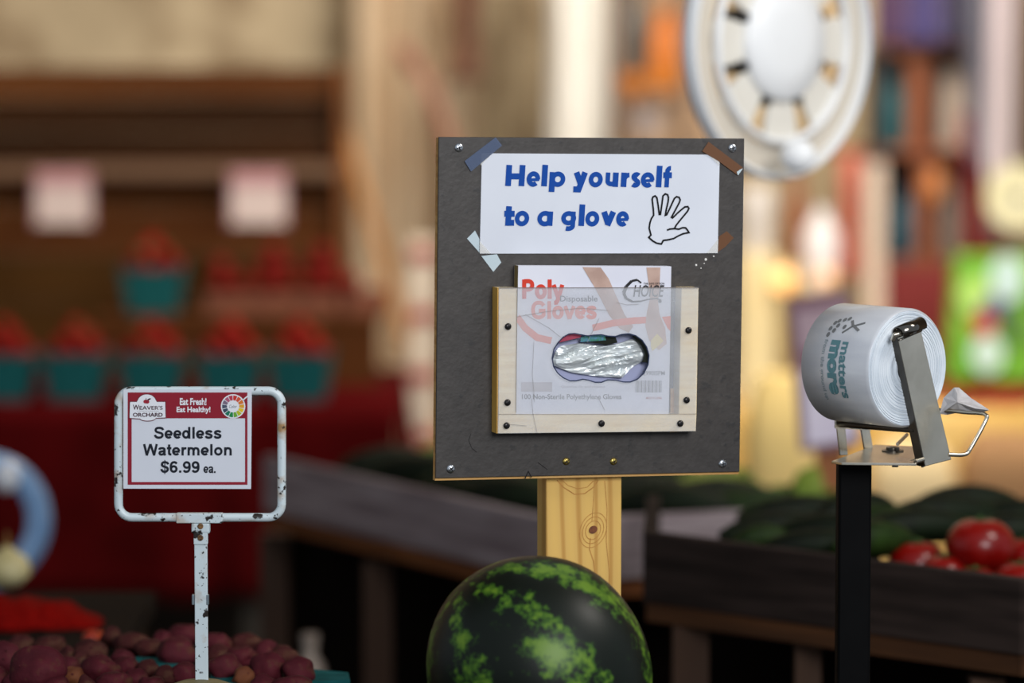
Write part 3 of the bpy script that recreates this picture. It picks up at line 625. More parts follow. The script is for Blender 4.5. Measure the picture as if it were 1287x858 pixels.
mbz = mcz.z - .135
cr = thing('melon_crate', (mcz.x, 4.3, mbz - .08), 'low wooden crate under the watermelon', 'crate')
for k in range(3): MB().box((mcz.x, 4.22 + k * .08, mbz - .006), (.27, .072, .012)).build('slat', wood_dark, cr)
for k in (-1, 1): MB().box((mcz.x + k * .13, 4.3, mbz - .046), (.02, .24, .068)).build('end_board', wood_dark, cr)
tb = thing('melon_table', (mcz.x, 4.28, 0), 'small dark table below the melon crate', 'table')
MB().box((mcz.x, 4.28, mbz - .095), (.34, .34, .03)).build('table_top', wood_dark, tb)
for sx in (-1, 1):
    for sy in (-1, 1): MB().box((mcz.x + sx * .14, 4.28 + sy * .14, (mbz - .11) / 2), (.035, .035, mbz - .11)).build('leg', wood_dark, tb)

# ------------------------------------------------------------------ potato table, potatoes
pt_ = thing('potato_table', (-.62, 4.6, 0), 'dark wooden display table under the red potatoes', 'table')
PR_ = (-.235, -.235, -.235, -.238, -.262, -.318)
for k in range(6): MB().box(((-1.165 + PR_[k]) / 2, 4.13 + k * .152, TZ - .012), (PR_[k] + 1.165, .148, .024)).build('plank', mat('stained_black_boards', '120c09', '1a120c', stretch=(1, 1, 9), scale=3, rough=.9, spec=.1), pt_)
for sx in (-1, 1):
    for sy in (-1, 1): MB().box((-.70 + sx * .36, 4.5 + sy * .36, (TZ - .024) / 2), (.06, .06, TZ - .024)).build('leg', wood_dark, pt_)
pskin = mat('red_potato_skin', '3c0d16', '551a24', scale=30, rough=.75, bump=.35, bscale=220, c3='553626', t3=(.56, .74), s3=70, spec=.2)
pskin2 = mat('dusty_potato_skin', '381418', '4a2320', scale=30, rough=.8, bump=.35, bscale=220, c3='553c2c', t3=(.52, .72), s3=60, spec=.15)
pskin3 = mat('tan_potato_skin', '5a280f', '6e3a18', scale=30, rough=.8, bump=.3, bscale=200)
eye = ink('potato_eye', '4a1820')
pots = [(8,828,21,20,0),(-5,853,16,14,0),(48,843,32,27,0),(27,812,17,13,1),(62,813,20,14,1),(86,826,11,8,1),(101,829,11,8,1),(113,820,21,15,1),(125,842,23,18,0),(87,839,14,10,0),(92,851,14,9,2),(154,829,14,8,0),
        (158,839,17,10,0),(142,857,21,13,0),(186,842,14,12,1),(171,854,15,9,0),(165,808,21,13,1),(187,816,18,12,1),(222,819,23,18,0),(232,797,18,10,0),(272,809,18,14,0),(207,850,14,10,1),(231,847,18,14,0),
        (284,839,21,16,0),(309,809,20,11,1),(303,825,18,12,0),(333,819,16,10,0),(336,839,20,19,0),(356,825,19,12,1),(375,844,20,16,0),(366,862,24,10,0),(306,852,13,9,2),(276,824,14,9,1),(204,806,12,9,0),
        (140,800,12,8,1),(20,858,14,10,0),(70,862,16,9,0),(108,862,12,8,1),(190,862,15,9,0),(330,862,15,8,0)]
pos_desc = ['leftmost in view', 'at the left edge', 'big and nearest the left edge', 'small, behind the biggest one', 'behind the biggest one, dusty']
def lr(px): return 'left' if px < 100 else ('middle' if px < 260 else 'right')
used = {}
for i, (px, py, rx, ry, kd) in enumerate(pots):
    s0 = 1 / 1050; rxm = rx * 1.1 * s0; rz = max(ry * 1.12 * s0, .013); 
    c = onz(px, py, TZ + rz * .97)
    sc = c.y / 4.6; rxm *= sc; rz *= sc; c = onz(px, py, TZ + rz * .98)
    mb = MB(); Mx = Euler((0, random.uniform(-.1, .1), random.uniform(-.3, .3))).to_matrix()
    mb.ell((0, 0, 0), (rxm, min(rxm, .026) * random.uniform(.85, 1), rz), Mx, 24, 16, .30, i)
    # supports: row, side and colour make the label
    row = 'front row' if py > 848 else ('second row' if py > 832 else ('third row' if py > 815 else 'back row'))
    kind = ('red potato', 'dusty red potato', 'small tan brown potato')[kd]; size = 'large ' if rx >= 22 else ('small ' if rx <= 14 and kd < 2 else '')
    stem = 'left of the price stem' if px < 250 else 'right of the price stem'
    key = (size, kind, row, stem); used.setdefault(key, []).append((px, i))
    o = mb.build('potato', (pskin, pskin2, pskin3)[kd], None, smooth=True, off=(0, 0, 0)); o.location = c; tag(o, 'x', 'potato', 'red potatoes on the display table'); o['_k'] = str(key); o['_px'] = px
    me = MB(); 
    for q in range(1 if i % 2 else 2):
        a = random.uniform(-2.6, -.5); b = random.uniform(-.2, .8); d = Vector((math.cos(a) * math.cos(b), math.sin(a) * math.cos(b), math.sin(b)))
        pq = Mx @ Vector((d.x * rxm, d.y * min(rxm, .026) * .92, d.z * rz)); me.lathe([(.0017, -.0016), (.0012, .0001), (.0003, .0002)], pq, d, 8)
    me.build('eye', eye, o)
ords = ['', '', '']
allp = [o for o in COL.objects if o.name.split('.')[0] == 'potato']
for key, L_ in used.items():
    L_.sort(); n = len(L_)
    for r, (px, i) in enumerate(L_):
        o = [q for q in allp if q['_k'] == str(key) and abs(q['_px'] - px) < .01][0]
        w_ = '' if n == 1 else ('leftmost ' if r == 0 else ('rightmost ' if r == n - 1 else ['', 'second from left ', 'third from left ', 'fourth from left ', 'fifth from left ', 'sixth from left '][r]))
        o['label'] = (w_ + key[0] + key[1] + ', ' + key[2] + ', ' + key[3]).strip()
for o in allp: del o['_k']; del o['_px']
# teal pulp trays peeking between
def liner(pts, lab):
    P_ = [onz(x, y, TZ + .002) for x, y in pts]; c = sum(P_, Vector()) / len(P_)
    o = MB().prism(P_, Vector((0, 0, .006))).build('pulp_liner', teal, None, bevel=.001, off=(c.x, c.y, TZ)); tag(o, lab, 'liner')
liner([(392, 862), (440, 860), (438, 850.5), (388, 846)], 'teal pulp liner under the rightmost red potatoes')
liner([(262, 866), (334, 866), (328, 855), (300, 846), (266, 846)], 'teal pulp liner just right of the price stem')
liner([(165, 846), (245, 850), (240, 838), (205, 832), (166, 831)], 'teal pulp liner left of the price stem')

# things beyond the potatoes, far left
lt = thing('side_table', (-.85, 5.45, 0), 'dark table beyond the potatoes at the left edge', 'table')
MB().box((-.85, 5.42, .80), (.62, .7, .03)).build('table_top', MC['stained_black_boards'], lt)
for sx in (-1, 1):
    for sy in (-1, 1): MB().box((-.85 + sx * .27, 5.42 + sy * .3, .3925), (.05, .05, .785)).build('leg', wood_dark, lt)
mb = MB(); c = at(28, 795, 5.45)
def bagf(a, b):
    x = (a - .5) * .27; hgt = max(0, (1 - (2 * a - 1) ** 2)) ** .7 * (.055 + .012 * math.sin(a * 9)) * (1.3 - a * .8)
    th = PI * b; y = -math.cos(th) * .07 * (1 - .5 * abs(2 * a - 1)); z = math.sin(th) * hgt
    n_ = noise.noise(Vector((x * 40, y * 40, z * 40))) * .008
    return Vector((c.x + x - .02, c.y + y, .8155 + max(0, z + n_)))
mb.grid(bagf, 40, 20)
tag(mb.build('mesh_bag', mat('red_mesh', '640402', '8a0c06', scale=180, rough=.8, bump=.8, spec=.05), None, smooth=True, solid=.002), 'bright red crumpled produce bag behind the potatoes at the left edge', 'bag')
for px, py, r, cl, nm, lab, z in ((130, 806, .014, 'b8401a', 'tomato', 'small orange red tomato beside the red bag', 0), (116, 804, .014, '9c2a12', 'tomato', 'small dark orange tomato between red bag and potatoes', 0)):
    c = onz(px, py, .8155 + r); o = MB().ell((0, 0, 0), r, None, 16, 10).build(nm, mat('small_' + cl, cl, rough=.35), None, smooth=True, off=(0, 0, 0)); o.location = c; tag(o, lab, 'tomato')
c = at(10, 757, 5.8); o = thing('onion', (c.x, c.y, .8155), 'pale cream onion peeping over the red bag at the left edge', 'onion')
mb = MB(); mb.lathe([(.002, 0), (.018, .004), (.034, .018), (.036, .032), (.028, .048), (.012, .058), (.003, .066)], (c.x, c.y, .8155), (0, 0, 1), 20); mb.build('bulb', mat('cream_onion', 'b8ab78', 'cfc596', scale=20, rough=.5), o, smooth=True)
MB().lathe([(.003, .062), (.002, .08), (.0005, .088)], (c.x, c.y, .8155), (0, 0, 1), 8).build('onion_neck', mat('onion_dry', '8a6a30'), o)
# pale blue hoop far left
HP = at(-22, 655, 6.6); hp_n = Vector((.35, -1, .05)).normalized()
ho = thing('metal_hoop', (HP.x, HP.y, 0), 'pale blue shiny metal hoop leaning in from the left edge', 'hoop')
hx = hp_n.cross(Vector((0, 0, 1))).normalized(); hy = hx.cross(hp_n)
pa = [HP + (hx * math.cos(2 * PI * k / 40) + hy * math.sin(2 * PI * k / 40)) * .100 for k in range(40)]
blu = mat('pale_blue_enamel', '7ba2cf', '8fb2da', rough=.25, metal=.0, coat=.6, scale=6)
MB().loop(pa, .022, .012, hp_n, 12).build('hoop_ring', blu, ho, smooth=True)
pa2 = [HP + (hx * math.cos(2 * PI * k / 24) + hy * math.sin(2 * PI * k / 24)) * .02 + hp_n * .0 for k in range(24)]
MB().ell(at(8, 600, 6.55), (.022, .02, .026), None, 16, 10).build('hub', mat('pale_white_enamel', 'd8dce4', rough=.3), ho, smooth=True, label='white round knob')
MB().tube([HP + hx * -.0 - hy * .10, Vector((HP.x - .02, HP.y, .02))], .012).build('hoop_pole', steel_dark, ho, smooth=True)
MB().lathe([(.14, 0), (.14, .012), (.02, .02)], (HP.x - .02, HP.y, .0), (0, 0, 1), 24).build('foot', steel_dark, ho)

# ------------------------------------------------------------------ bag roll dispenser on the right
ang = R(42); A = Vector((math.sin(ang), -math.cos(ang), 0)); Pd = Vector((math.cos(ang), math.sin(ang), 0)); Z = Vector((0, 0, 1))
RC = at(1098, 458.5, 4.5); RR = .0700; RL = .107
pc_ = at(1073, 600, 4.5); poleb = Vector((pc_.x, pc_.y, 0))
dp = thing('bag_dispenser', poleb, 'steel bag roll dispenser on a square black pole, right side', 'dispenser')
ptop = onz(1073, 578, 1.1725); PZ = 1.1715
MB().box((pc_.x, 4.5, (PZ - .006) / 2), (.039, .039, PZ - .006)).build('pole', blackp, dp, bevel=.003, label='square black pole')
MB().box((pc_.x, 4.5, .006), (.26, .26, .012)).build('floor_plate', blackp, dp)
pl_pts = [onz(x, y, PZ) for x, y in ((1045, 579), (1058, 581), (1152, 582), (1156, 561), (1100, 558.5), (1068, 571))]
mb = MB(); mb.prism(pl_pts, Vector((0, 0, -.003))); mb.build('top_plate', steel, dp, bevel=.0005)
c = onz(1122, 567, PZ); MB().lathe([(.013, 0), (.013, .0015), (.008, .002), (.008, .005), (.003, .006)], c, Z, 16).build('bolt', steel_dark, dp, smooth=True)
c2 = onz(1124, 583, PZ - .004); MB().lathe([(.004, -.012), (.004, 0)], c + Vector((0, -.03, -.003)), Z, 10).build('bolt', steel_dark, dp)
# near arm
NP = RC + A * .063; NPl = Pl(NP, Pd, Z)
q = [NPl.w(x, y) for x, y in ((1163, 586), (1196, 577.5), (1157, 412), (1128, 424))]
arm = MB(); arm.prism(q, -A * .002).build('arm', steel, dp, bevel=.0008, label='brushed steel front arm with folded edges')
mb = MB(); mb.prism([q[0], q[3], q[3] - Pd * .001, q[0] - Pd * .001], -A * .013); mb.build('arm_flange', steel_dark, dp)
a0 = NPl.w(1160, 586.5, -.006); a1 = NPl.w(1125, 427, -.006); MB().tube([a0, a1], .0022, 8).build('arm_edge', steel, dp, smooth=True)
a0 = NPl.w(1156.5, 585, -.013); a1 = NPl.w(1121, 430, -.013); MB().tube([a0, a1], .0017, 8).build('arm_edge', steel, dp, smooth=True)
mb = MB()
e0, e1 = NPl.w(1129, 419.5, .002), NPl.w(1158, 407, .002); axn = (e1 - e0).normalized()
x_ = axn.cross(A).normalized(); y_ = axn.cross(x_)
rings = []
for e in (e0, e1): rings.append([e + (x_ * math.cos(R(a)) + y_ * math.sin(R(a))) * .0082 for a in range(0, 301, 20)])
mb.ring_loft(rings, False, close=False); mb.build('arm_curl', mat('polished_steel', '6c6862', '8a857c', rough=.12, metal=1, scale=10), dp, smooth=True, solid=.0014)
MB().tube([NPl.w(1122, 427, .001), NPl.w(1124, 421, .004), NPl.w(1131, 419, .004)], .0028, 10).build('pin_end', steel, dp, smooth=True)
MB().tube([RC - A * .07, RC + A * .0605], .006, 12).build('spindle', steel_dark, dp, smooth=True)
MB().tube([NPl.w(1143, 581.5, .0), NPl.w(1160, 577, .0)], .0032, 10).build('pin_end', steel, dp, smooth=True)
# far arm with an arched opening
FPl = Pl(RC - A * .060, Pd, Z)
for pts in (((1050, 520), (1056, 572), (1066, 572), (1061, 520)), ((1079, 520), (1087, 566), (1098, 565), (1090, 520)), ((1050, 519), (1050, 538), (1095, 541), (1092, 519))):
    mb = MB(); mb.prism([FPl.w(x, y) for x, y in pts], -A * .002); mb.build('arm', steel, dp, bevel=.0006)
MB().tube([FPl.w(1058, 533), NPl.w(1150, 540, -.006)], .004, 10).build('crossbar', steel_dark, dp, smooth=True)
MB().tube([at(1128, 558, 4.52), at(1140, 546, 4.56)], .0022, 8).build('wire', steel, dp, smooth=True)
wp = [(1192, 571), (1212, 571), (1220, 563), (1239, 528), (1238.5, 521), (1230, 519), (1212, 518), (1196, 516), (1180, 515)]
wpt = [at(x, y, 4.45 + .05 * (i / 8)) for i, (x, y) in enumerate(wp)]
def smooth_path(P, n=6):
    out = []
    for i in range(len(P) - 1):
        p0 = P[max(i - 1, 0)]; p1 = P[i]; p2 = P[i + 1]; p3 = P[min(i + 2, len(P) - 1)]
        for k in range(n):
            t = k / n; out.append(.5 * ((2 * p1) + (p2 - p0) * t + (2 * p0 - 5 * p1 + 4 * p2 - p3) * t * t + (3 * p1 - p0 - 3 * p2 + p3) * t ** 3))
    return out + [P[-1]]
MB().tube(smooth_path(wpt), .0024, 8).build('wire_guide', steel, dp, smooth=True, label='bent wire bag separator')
# the roll
ro = thing('bag_roll', RC, 'fat roll of clear white produce bags with grey and teal print', 'roll')
film = mat('bag_film', 'c3c6cd', 'd2d5da', rough=.3, scale=9, stretch=(1, 1, 5), coat=.25, bump=.12, bscale=14, metal=.12)
mb = MB(); prof = []
mb.lathe([(.018, -RL / 2 + .003), (RR - .003, -RL / 2), (RR, -RL / 2 + .003), (RR, RL / 2 - .003), (RR - .003, RL / 2)], RC, A, 64, cap=False); mb.build('roll_body', film, ro, smooth=True)
endm = mat('bag_film_edges', 'ccd5de', 'dbe2e9', rough=.55, scale=30, spec=.3)
mb = MB(); prof = [(RR - .003, RL / 2)]; r = RR - .003; k = 0
while r > .02:
    stp = random.uniform(.0022, .0040); prof += [(r - .0005, RL / 2 - .0009), (r - .0010, RL / 2 + random.uniform(-.0004, .0006))]; r -= stp; prof.append((r, RL / 2 + random.uniform(-.0002, .0006)))
prof += [(.018, RL / 2), (.018, RL / 2 - .01), (.0165, -RL / 2 + .003)]
mb.lathe(prof, RC, A, 64, cap=False); mb.build('roll_end', endm, ro, smooth=True, label='white wound end of the roll')
def cylp(th, a, off=.0004): return RC + (-Pd * math.cos(R(th)) + Z * math.sin(R(th))) * (RR + off) + A * a
def ctext(mb, s, th0, th1, a0, a1, bold):   # reads downwards, letter tops to the right
    V, F = text_flat(s, bold); mb.add([cylp(th0 + (th1 - th0) * x, a0 + (a1 - a0) * y) for x, y in V], F)
mb = MB(); ctext(mb, 'matters', 27, -29, .009, .021, .03); ctext(mb, 'more', 28, -26, -.009, .006, .06); mb.build('lettering', ink('bag_ink_teal', '5d858c'), ro, label='teal grey lettering')
mb = MB(); ctext(mb, 'from the ground up', 28, -33, -.021, -.014, .02); mb.build('lettering', ink('bag_ink_grey', '8d979c'), ro)
mb = MB()
def cs(pts, wd):
    P_ = [cylp(t, a) for t, a in pts]; strip(mb, P_, wd, (P_[0] - RC).normalized())
cs([(36, .002), (44, .012), (50, .028)], .0028); cs([(52, .006), (46, .012), (40, .026)], .0032)
for t, a in ((52, -.006), (54, .0), (50, -.013), (44, -.010), (40, -.019), (47, -.017), (38, -.012), (33, -.018), (43, .001)):
    c = cylp(t, a); n_ = (c - RC - A * (c - RC).dot(A)).normalized(); tv = A.cross(n_)
    mb.poly([c + A * .0026 * math.cos(2 * PI * k / 10) + tv * .0034 * math.sin(2 * PI * k / 10) for k in range(10)])
mb.build('logo', ink('bag_ink_dark', '6d6f70'), ro, label='grey leaping figure with dots')
mb = MB()
tail = [(1181, 520), (1186, 500), (1199, 487), (1205, 487), (1220, 500), (1243, 515), (1232, 519), (1215, 517), (1200, 519), (1190, 521)]
T0 = [at(x, y, 4.50 + .015 * noise.noise(Vector((x * .07, y * .09, 0)))) for x, y in tail]; cen = at(1203, 505, 4.485)
for k in range(len(T0)):
    a, b = T0[k], T0[(k + 1) % len(T0)]; m_ = (a + b + cen * 1.2) / 3.2 + Vector((0, random.uniform(-.006, .006), 0)); mb.add([a, b, m_, cen], [(0, 1, 2), (0, 2, 3), (1, 3, 2)][:2] + [(1, 3, 2)])
mb.build('loose_bag_end', mat('thin_bag_film', 'a9a6a8', 'bdbabb', rough=.35, scale=40), ro, solid=.0006, label='crumpled loose end of the last bag')

# ------------------------------------------------------------------ crate A and B with produce
def crate(name, corners_top, h, ztop, floor_z, label, wood, leg_pts, rail_m, back=.55):
    # corners_top: world points (front-left, front-right) ... polyline of the front edge at ztop
    P_ = corners_top; o = thing(name, (P_[0].x, P_[0].y, 0), label, 'crate')
    for i in range(len(P_) - 1):
        a, b = P_[i], P_[i + 1]; d = (b - a); d.z = 0; dn = d.normalized(); n_ = Vector((dn.y, -dn.x, 0))
        mb = MB(); g = .001; aa = a + dn * g; bb = b - dn * g; th = .02
        lo = Vector((0, 0, -h)); bk = -n_ * th
        mb.hexa([aa + lo, bb + lo, bb + lo + bk, aa + lo + bk, aa, bb, bb + bk, aa + bk]); mb.build('side_plank', wood, o, bevel=.003)
        mb = MB(); l2 = lo + Vector((0, 0, -.028)); mb.hexa([aa + l2 + bk * .3, bb + l2 + bk * .3, bb + l2 + bk * 2, aa + l2 + bk * 2, aa + lo + bk * .3, bb + lo + bk * .3, bb + lo + bk * 2, aa + lo + bk * 2]); mb.build('rail', rail_m, o)
        mb = MB(); bk2 = -n_ * back; l3 = Vector((0, 0, -h + .01))
        mb.hexa([aa + l3 + bk, bb + l3 + bk, bb + l3 + bk2, aa + l3 + bk2, aa + l3 + bk + Z * .015, bb + l3 + bk + Z * .015, bb + l3 + bk2 + Z * .015, aa + l3 + bk2 + Z * .015]); mb.build('crate_floor', wood_dark, o)
    return o
legm = mat('brown_leg', '36200f', '442a16', stretch=(1, 1, .2), scale=10, rough=.8)
AZ = .92; a = onz(330, 572, AZ); b = onz(692, 652, AZ); c = onz(985, 640, AZ)
ca = crate('display_crate', [a, b, c], .098, AZ, .88, 'long grey plank display crate holding dark squash, behind the watermelon', wood_grey, None, wood_brown, .55)
def leg(o, px, py, Y, wd, m=legm):
    q_ = at(px, py, Y); MB().box((q_.x, Y, q_.z / 2), (wd, .04, q_.z)).build('leg', m, o)
leg(ca, 475, 705, 6.36, .048); leg(ca, 688, 742, 5.88, .048); leg(ca, 975, 745, 6.02, .04); leg(ca, 345, 670, 6.70, .05)
dn = (b - a).normalized(); 
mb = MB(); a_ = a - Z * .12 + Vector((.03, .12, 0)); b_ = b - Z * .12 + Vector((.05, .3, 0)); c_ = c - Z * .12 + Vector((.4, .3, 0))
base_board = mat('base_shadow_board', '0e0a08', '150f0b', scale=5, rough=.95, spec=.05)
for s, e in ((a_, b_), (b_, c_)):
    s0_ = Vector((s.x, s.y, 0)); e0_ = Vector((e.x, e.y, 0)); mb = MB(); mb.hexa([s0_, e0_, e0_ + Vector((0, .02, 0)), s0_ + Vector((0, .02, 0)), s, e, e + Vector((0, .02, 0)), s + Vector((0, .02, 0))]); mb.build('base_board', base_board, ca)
a2 = onz(808, 668, .96); b2 = onz(1285, 728, .96); dB = (b2 - a2).normalized(); b3 = b2 + Vector((.35, .10, 0)); a3 = a2 + Vector((.02, .40, 0))
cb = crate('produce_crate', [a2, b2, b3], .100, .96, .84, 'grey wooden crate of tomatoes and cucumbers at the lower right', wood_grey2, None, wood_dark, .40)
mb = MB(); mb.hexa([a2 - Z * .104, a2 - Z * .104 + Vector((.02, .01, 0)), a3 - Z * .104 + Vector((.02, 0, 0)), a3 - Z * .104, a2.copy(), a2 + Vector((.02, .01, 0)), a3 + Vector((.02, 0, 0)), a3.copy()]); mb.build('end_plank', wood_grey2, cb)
def leg2(px, py, Y, wd): leg(cb, px, py, Y, wd, legm)
leg2(868, 785, 5.36, .05); leg2(1015, 805, 5.24, .035); leg2(1240, 850, 5.02, .045)
for px in (1000, 1210):
    q_ = onplane(px, 800, a2 + Vector((0, .03, 0)), Vector((dB.y, -dB.x, 0)))
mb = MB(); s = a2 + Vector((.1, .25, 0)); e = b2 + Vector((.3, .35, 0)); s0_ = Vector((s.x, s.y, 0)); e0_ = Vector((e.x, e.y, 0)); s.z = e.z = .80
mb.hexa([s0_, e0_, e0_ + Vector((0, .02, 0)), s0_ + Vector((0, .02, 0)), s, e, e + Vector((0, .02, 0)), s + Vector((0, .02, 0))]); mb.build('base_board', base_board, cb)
tom = mat('tomato_skin', '860a05', '6c0805', scale=12, rough=.3, spec=.3, coat=.08)
def tomato(px, py, r, Y, lab):
    Y *= .968; r *= .965; c = at(px, py, Y); o = thing('tomato', c, lab, 'tomato', 'tomatoes in the lower right crate')
    mb = MB(); rings = []; n = 24
    for i in range(15):
        t = i / 14 * PI; rr = math.sin(t) * r; zz = math.cos(t) * r * .84 - (.12 * r * math.exp(-(t / .35) ** 2))
        rings.append([c + Vector((math.cos(2 * PI * k / n) * (rr + 1e-4) * (1 + .025 * math.cos(5 * 2 * PI * k / n) * math.exp(-t)), math.sin(2 * PI * k / n) * (rr + 1e-4), zz)) for k in range(n)])
    mb.ring_loft(rings[::-1], True); mb.build('skin', tom, o, smooth=True)
    mb = MB()
    for k in range(5):
        a = 2 * PI * k / 5 + px; d = Vector((math.cos(a), math.sin(a), 0)); s_ = Vector((-d.y, d.x, 0)) * r * .08; t0 = c + Z * r * .76
        mb.add([t0 - s_, t0 + s_, t0 + d * r * .45 + Z * r * .06], [(0, 1, 2)])
    mb.tube([c + Z * r * .74, c + Z * r * .9], .002, 6); mb.build('calyx', mat('calyx_green', '2c4a14', rough=.7), o, solid=.0006)
tomato(1232, 686, .0495, 5.36, 'biggest tomato, on top of the others at the right')
tomato(1152, 709, .042, 5.42, 'tomato at the left end of the tomatoes')
tomato(1225, 742, .040, 5.28, 'tomato below the biggest one, half hidden by the plank')
tomato(1282, 735, .040, 5.25, 'tomato cut by the right edge, beside the plank')
tomato(1290, 700, .034, 5.42, 'small tomato at the right edge, behind the others')
tomato(1186, 722, .034, 5.34, 'tomato between the leftmost one and the biggest one')
cuk = mat('dark_squash_skin', '070d05', '0e1a08', scale=26, rough=.6, spec=.15); cuk2 = mat('green_squash_skin', '121f08', '22360f', scale=26, rough=.6, spec=.15); cuk3 = mat('yellow_green_husk', '5a6a1c', '7c8a2c', scale=20, rough=.6, stretch=(1, 1, 1))
def squash(px, py, Y, ln, r, yw, m, lab, group, nm='cucumber', cat='cucumber', pt=0):
    k0 = .94 if 'lower right' in group else 1.06; Y *= k0; ln *= k0; r *= k0
    c = at(px, py, Y); o = thing(nm, c, lab, cat, group)
    d = Vector((math.cos(yw) * math.cos(pt), math.sin(yw) * math.cos(pt), math.sin(pt))); pa = []; rs = []
    for i in range(11):
        t = i / 10; pa.append(c + d * (t - .5) * ln + Z * (.012 * math.sin(PI * t) - .006)); rs.append(r * max(.12, math.sin(PI * (t * .94 + .03)) ** .4))
    MB().tube(pa, rs, 14).build('skin', m, o, smooth=True)
    MB().tube([pa[-1], pa[-1] + d * .016], [r * .2, r * .14], 8).build('stem', mat('stem_green', '4a5a28', rough=.8), o)
    return o
gB = 'dark cucumbers in the lower right crate'
cl = [(985, 668, 5.78, .20, .026, .25, 0, 'leftmost cucumber, lowest against the plank'), (1010, 648, 5.95, .21, .027, .1, 0, 'upper left cucumber in the crate'), (1055, 672, 5.66, .20, .027, -.2, 0, 'cucumber passing behind the black pole, low'),
      (1078, 642, 5.86, .14, .026, .5, 0, 'cucumber with its tip up just right of the black pole'), (1098, 682, 5.56, .16, .026, .7, 1, 'greener cucumber right of the black pole, low'), (1110, 662, 5.78, .20, .028, -.1, 1, 'green cucumber right of the black pole, middle'),
      (1150, 666, 5.72, .20, .027, .3, 0, 'dark cucumber above the leftmost tomato'), (1185, 650, 5.86, .22, .029, .35, 0, 'dark cucumber slanting up behind the biggest tomato'), (1215, 634, 6.0, .18, .027, .2, 0, 'topmost cucumber, behind the biggest tomato'),
      (1275, 655, 5.9, .18, .030, -.2, 0, 'cucumber cut by the right edge'), (1030, 690, 5.58, .18, .024, .0, 0, 'cucumber close behind the plank, left of the pole'), (1270, 672, 5.68, .15, .027, .2, 0, 'lower cucumber at the right edge'), (960, 680, 5.66, .10, .02, .2, 1, 'small cucumber at the left end of the crate')]
for q in cl: squash(q[0], q[1], q[2], q[3], q[4], q[5], (cuk, cuk2)[q[6]], q[7], gB)
gA = 'dark squash in the long grey crate'
sl = [(492, 585, 6.35, .18, .028, .3, 0, 'leftmost dark squash in the long grey crate'), (530, 598, 6.15, .2, .03, -.3, 0, 'dark squash by the left edge of the dark board'), (560, 590, 6.4, .2, .03, .5, 1, 'green squash half behind the dark board'), (600, 612, 6.05, .2, .03, .2, 0, 'squash below the lower left board corner'),
      (640, 628, 5.85, .2, .03, -.4, 0, 'squash left of the pine post, near the plank'), (650, 608, 6.1, .2, .03, .4, 1, 'green squash left of the pine post, upper'), (580, 626, 5.9, .15, .026, -.3, 0, 'squash low against the plank, left part'),
      (805, 622, 5.95, .2, .03, .3, 0, 'dark squash right of the pine post'), (840, 635, 5.8, .2, .028, -.2, 0, 'squash low right of the pine post'), (900, 628, 5.9, .2, .03, .2, 0, 'dark squash below the lower right board corner'), (830, 608, 6.15, .2, .03, -.3, 1, 'green squash just under the board'), (950, 638, 5.8, .18, .026, .1, 1, 'green squash at the right end of the long crate')]
for q in sl: squash(q[0], q[1], q[2], q[3], q[4], q[5], (cuk, cuk2)[q[6]], q[7], gA, 'squash', 'squash')
squash(868, 616, 5.98, .20, .022, .45, cuk3, 'yellow green ear of corn under the lower right board corner', 'corn in the long crate', 'corn_ear', 'corn', .25)
squash(548, 576, 6.5, .16, .02, .3, cuk3, 'pale green ear of corn at the left edge of the dark board', 'corn in the long crate', 'corn_ear', 'corn', .15)
# leafy greens
c = at(975, 590, 6.3); lg = thing('leafy_greens', c, 'bunch of yellow green leaves right of the dark board', 'greens')
lm = mat('leaf_green', '55701a', '7c8e28', scale=20, rough=.6)
for k in range(22):
    a = random.uniform(0, 2 * PI); el = random.uniform(.2, 1.3); ln = random.uniform(.07, .12); d = Vector((math.cos(a) * math.cos(el), math.sin(a) * math.cos(el), math.sin(el))); s_ = d.cross(Vector((.3, .2, 1))).normalized()
    b0 = c + Vector((random.uniform(-.04, .04), random.uniform(-.03, .03), -.07))
    mb = MB(); mb.grid(lambda i, j: b0 + d * ln * j + s_ * (i - .5) * .055 * math.sin(PI * min(1, j * .9 + .08)) + Z * (-.03 * j * j + .006 * math.sin(9 * i + 7 * j)), 4, 6); mb.build('leaf', lm, lg, smooth=True, solid=.001)

# ------------------------------------------------------------------ the white fan, upper right
FY = 5.75; FC = at(979, 52, FY); k_ = FY / FPX
fn_ = Vector((math.sin(R(46)), -math.cos(R(46)), 0)); fx = Vector((math.cos(R(46)), math.sin(R(46)), 0)); RF = 172 * k_
fan = thing('wall_fan', FC, 'round white fan with a thick rim, inner ring and broad spokes, upper right', 'fan')
fw_ = mat('white_fan_enamel', 'dfdad0', 'e8e4da', rough=.4, scale=5); fw2 = mat('bright_white_enamel', 'f2f4f6', rough=.35)
def circ(r, off=0, n=56, c=FC): return [c + fn_ * off + (fx * math.cos(2 * PI * i / n) + Z * math.sin(2 * PI * i / n)) * r for i in range(n)]
MB().loop(circ(RF * .985), .006, .014, fn_, 10).build('outer_rim', fw2, fan, smooth=True)
mb = MB(); mb.ring_loft([circ(RF * .97, -.004), circ(RF * .76, .0), circ(RF * .76, -.004), circ(RF * .97, -.008), circ(RF * .97, -.004)], False)
mb.build('milky_band', mat('milky_plastic', 'cdc4b4', 'd6cdbf', rough=.5, scale=4), fan, smooth=True)
MB().loop(circ(RF * .73, .008), .006, .008, fn_, 8).build('inner_ring', fw2, fan, smooth=True)
MB().lathe([(RF * .44, -.01), (RF * .44, .012), (RF * .41, .02), (RF * .2, .024), (.002, .025)], FC, fn_, 40).build('hub', fw2, fan, smooth=True, label='bright white domed hub')
